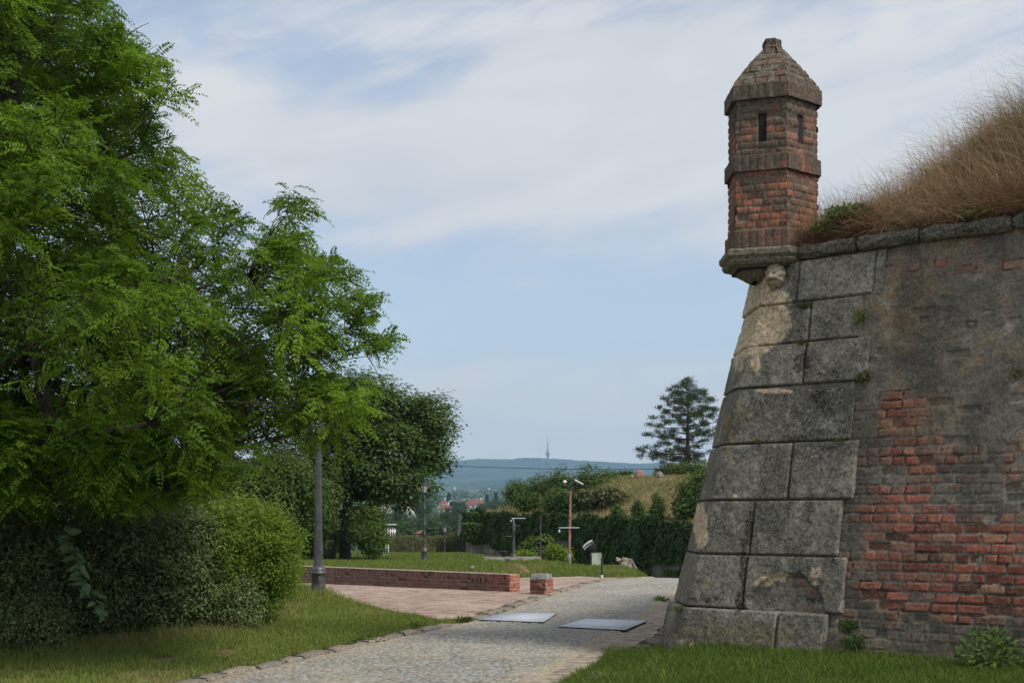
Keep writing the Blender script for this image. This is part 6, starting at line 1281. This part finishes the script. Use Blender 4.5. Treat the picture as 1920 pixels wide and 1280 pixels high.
# weeds on the cordon, moss and ferns in the joints
def tuft(name, label, cat, c, r, n, L, mat, seed, group=None, down=0.0, flat=.6):
    rng = np.random.default_rng(seed); d = rsph(rng, n); d[:, 2] *= flat; C = np.array(c) + d * np.array(r) * (rng.random(n) ** .5)[:, None]; N_ = unit(np.array([-.4, -.5, .7]) + .7 * rsph(rng, n)); t_ = d + np.array([-.1, -.2, .3 - down]) + .4 * rsph(rng, n); D = unit(t_ - N_ * (t_ * N_).sum(1, keepdims=True)); s = rng.uniform(.6, 1.3, n)
    lv = Leaves(); V, F = leaf_quads(C, D, N_, L * s, L * .42 * s); lv.add(V, F, rng.random(n)); o = lv.build(name, M[mat], origin=tuple(c)); return tag(o, label, cat, group)
CW = 'green weeds growing on the cordon'
for (lab, x, y, rx, rz, n, L, mat, sd_) in (('bushy green weed beside the foot of the turret', 1590, 402, .28, .16, 1500, .05, 'mid', 1), ('small green weed clump at the left end of the dry grass', 1545, 428, .16, .10, 600, .045, 'mid', 2), ('green weed hanging over the cordon near the right edge', 1832, 436, .24, .14, 1100, .055, 'mid', 3), ('small green weed on the cordon right of the turret weeds', 1748, 420, .14, .08, 500, .045, 'mid', 4), ('tiny green weed on the cordon between the larger clumps', 1680, 445, .09, .05, 200, .04, 'mid', 5)):
    u_, z_, t_ = ray_wall(x, y); z_ = min(max(z_, 4.52), 4.75); P = bank_pt(np.array([u_]), np.array([.12]))[0]; P[2] = max(P[2], EYE - (y - HY) / FPX * P[1]); tuft('weed_clump', lab, 'weed', P, (rx, .2, rz), n, L, mat, 1100 + sd_, CW)
MG = 'moss and ferns in the joints of the bastion'
for (lab, x, y, r, n, L, mat, sd_, nm, down) in (('dark moss over the joint below the carved head', 1513, 573, (.12, .04, .05), 420, .022, 'moss', 1, 'moss_tuft', .6), ('moss cushion one stone lower, right of the beige patch', 1507, 641, (.10, .04, .025), 260, .02, 'moss', 2, 'moss_tuft', .6), ('bright green fern in the upright joint beside the brick', 1615, 592, (.035, .04, .06), 90, .05, 'bright', 3, 'wall_fern', .3), ('dull fern at the block corner under the bright one', 1624, 706, (.06, .04, .08), 120, .04, 'moss', 4, 'wall_fern', .3),
        ('small moss tuft on the middle joint near the bastion edge', 1424, 827, (.05, .03, .03), 130, .02, 'moss', 5, 'moss_tuft', .6), ('moss tuft at the right end of the middle joint', 1580, 824, (.06, .03, .02), 120, .02, 'moss', 6, 'moss_tuft', .6), ('dark ivy clump low at the seam of stone and brick', 1592, 1172, (.09, .05, .08), 320, .03, 'ivy', 7, 'ivy_clump', .4), ('larger dark ivy clump at the foot of the seam', 1606, 1202, (.13, .06, .09), 480, .03, 'ivy', 8, 'ivy_clump', .4), ('moss along the crack of the lowest stones', 1385, 1146, (.05, .03, .04), 150, .02, 'moss', 9, 'moss_tuft', .6), ('moss on the ledge at the bastion corner', 1280, 1140, (.10, .05, .03), 240, .022, 'moss', 10, 'moss_tuft', .3), ('small fern in the brick at the right edge', 1908, 700, (.05, .03, .06), 110, .03, 'moss', 11, 'wall_fern', .3)):
    u_, z_, t_ = ray_wall(x, y); tuft(nm, lab, 'moss' if 'moss' in nm else 'plant', wall_pt(u_, z_, .045 if sd_ != 10 else .06), r, n, L, mat, 1200 + sd_, MG, down, .8)
for (lab, x, d, h_, n, L, mat, sd_) in (('leafy weed at the foot of the brick face near the right edge', 1855, 12.0, .32, 700, .07, 'dark_tree', 1), ('small weed growing on the kerb of the left lawn', 688, 16.7, .10, 160, .05, 'mid', 2), ('flat weed patch on the kerb left of the steel sheets', 780, 18.7, .07, 160, .05, 'mid', 3), ('weeds along the road edge at the left steel sheet', 870, 20.0, .06, 260, .05, 'mid', 4), ('low weed in the road edge at the bastion corner', 1238, 24.5, .07, 200, .06, 'bright', 5)):
    x_ = W(x, 0, d)[0]; tuft('ground_weed', lab, 'weed', (x_, d, float(H(x_, d)) + h_ * .4), (h_ * .9 if sd_ == 1 else h_ * 2.2, h_ * .7, h_), n, L, mat, 1300 + sd_, 'weeds at the edges of road and wall', 0, .9)

# ------------------------------------------------------------------ the air between here and the hill
m = bpy.data.materials.new('haze'); m.use_nodes = True; m.node_tree.nodes.clear(); out = m.node_tree.nodes.new('ShaderNodeOutputMaterial'); pv_ = m.node_tree.nodes.new('ShaderNodeVolumePrincipled')
pv_.inputs['Color'].default_value = (.46, .69, 1.0, 1); pv_.inputs['Density'].default_value = 1.1e-4; pv_.inputs['Anisotropy'].default_value = .35
m.node_tree.links.new(pv_.outputs[0], out.inputs['Volume'])
mb = MB(); mb.prism([(-6500, -70), (6500, -70), (6500, 11200), (-6500, 11200)], -24, 640); hz = mb.build('haze', m); struct(hz, 'stuff', 'thin bluish summer haze')
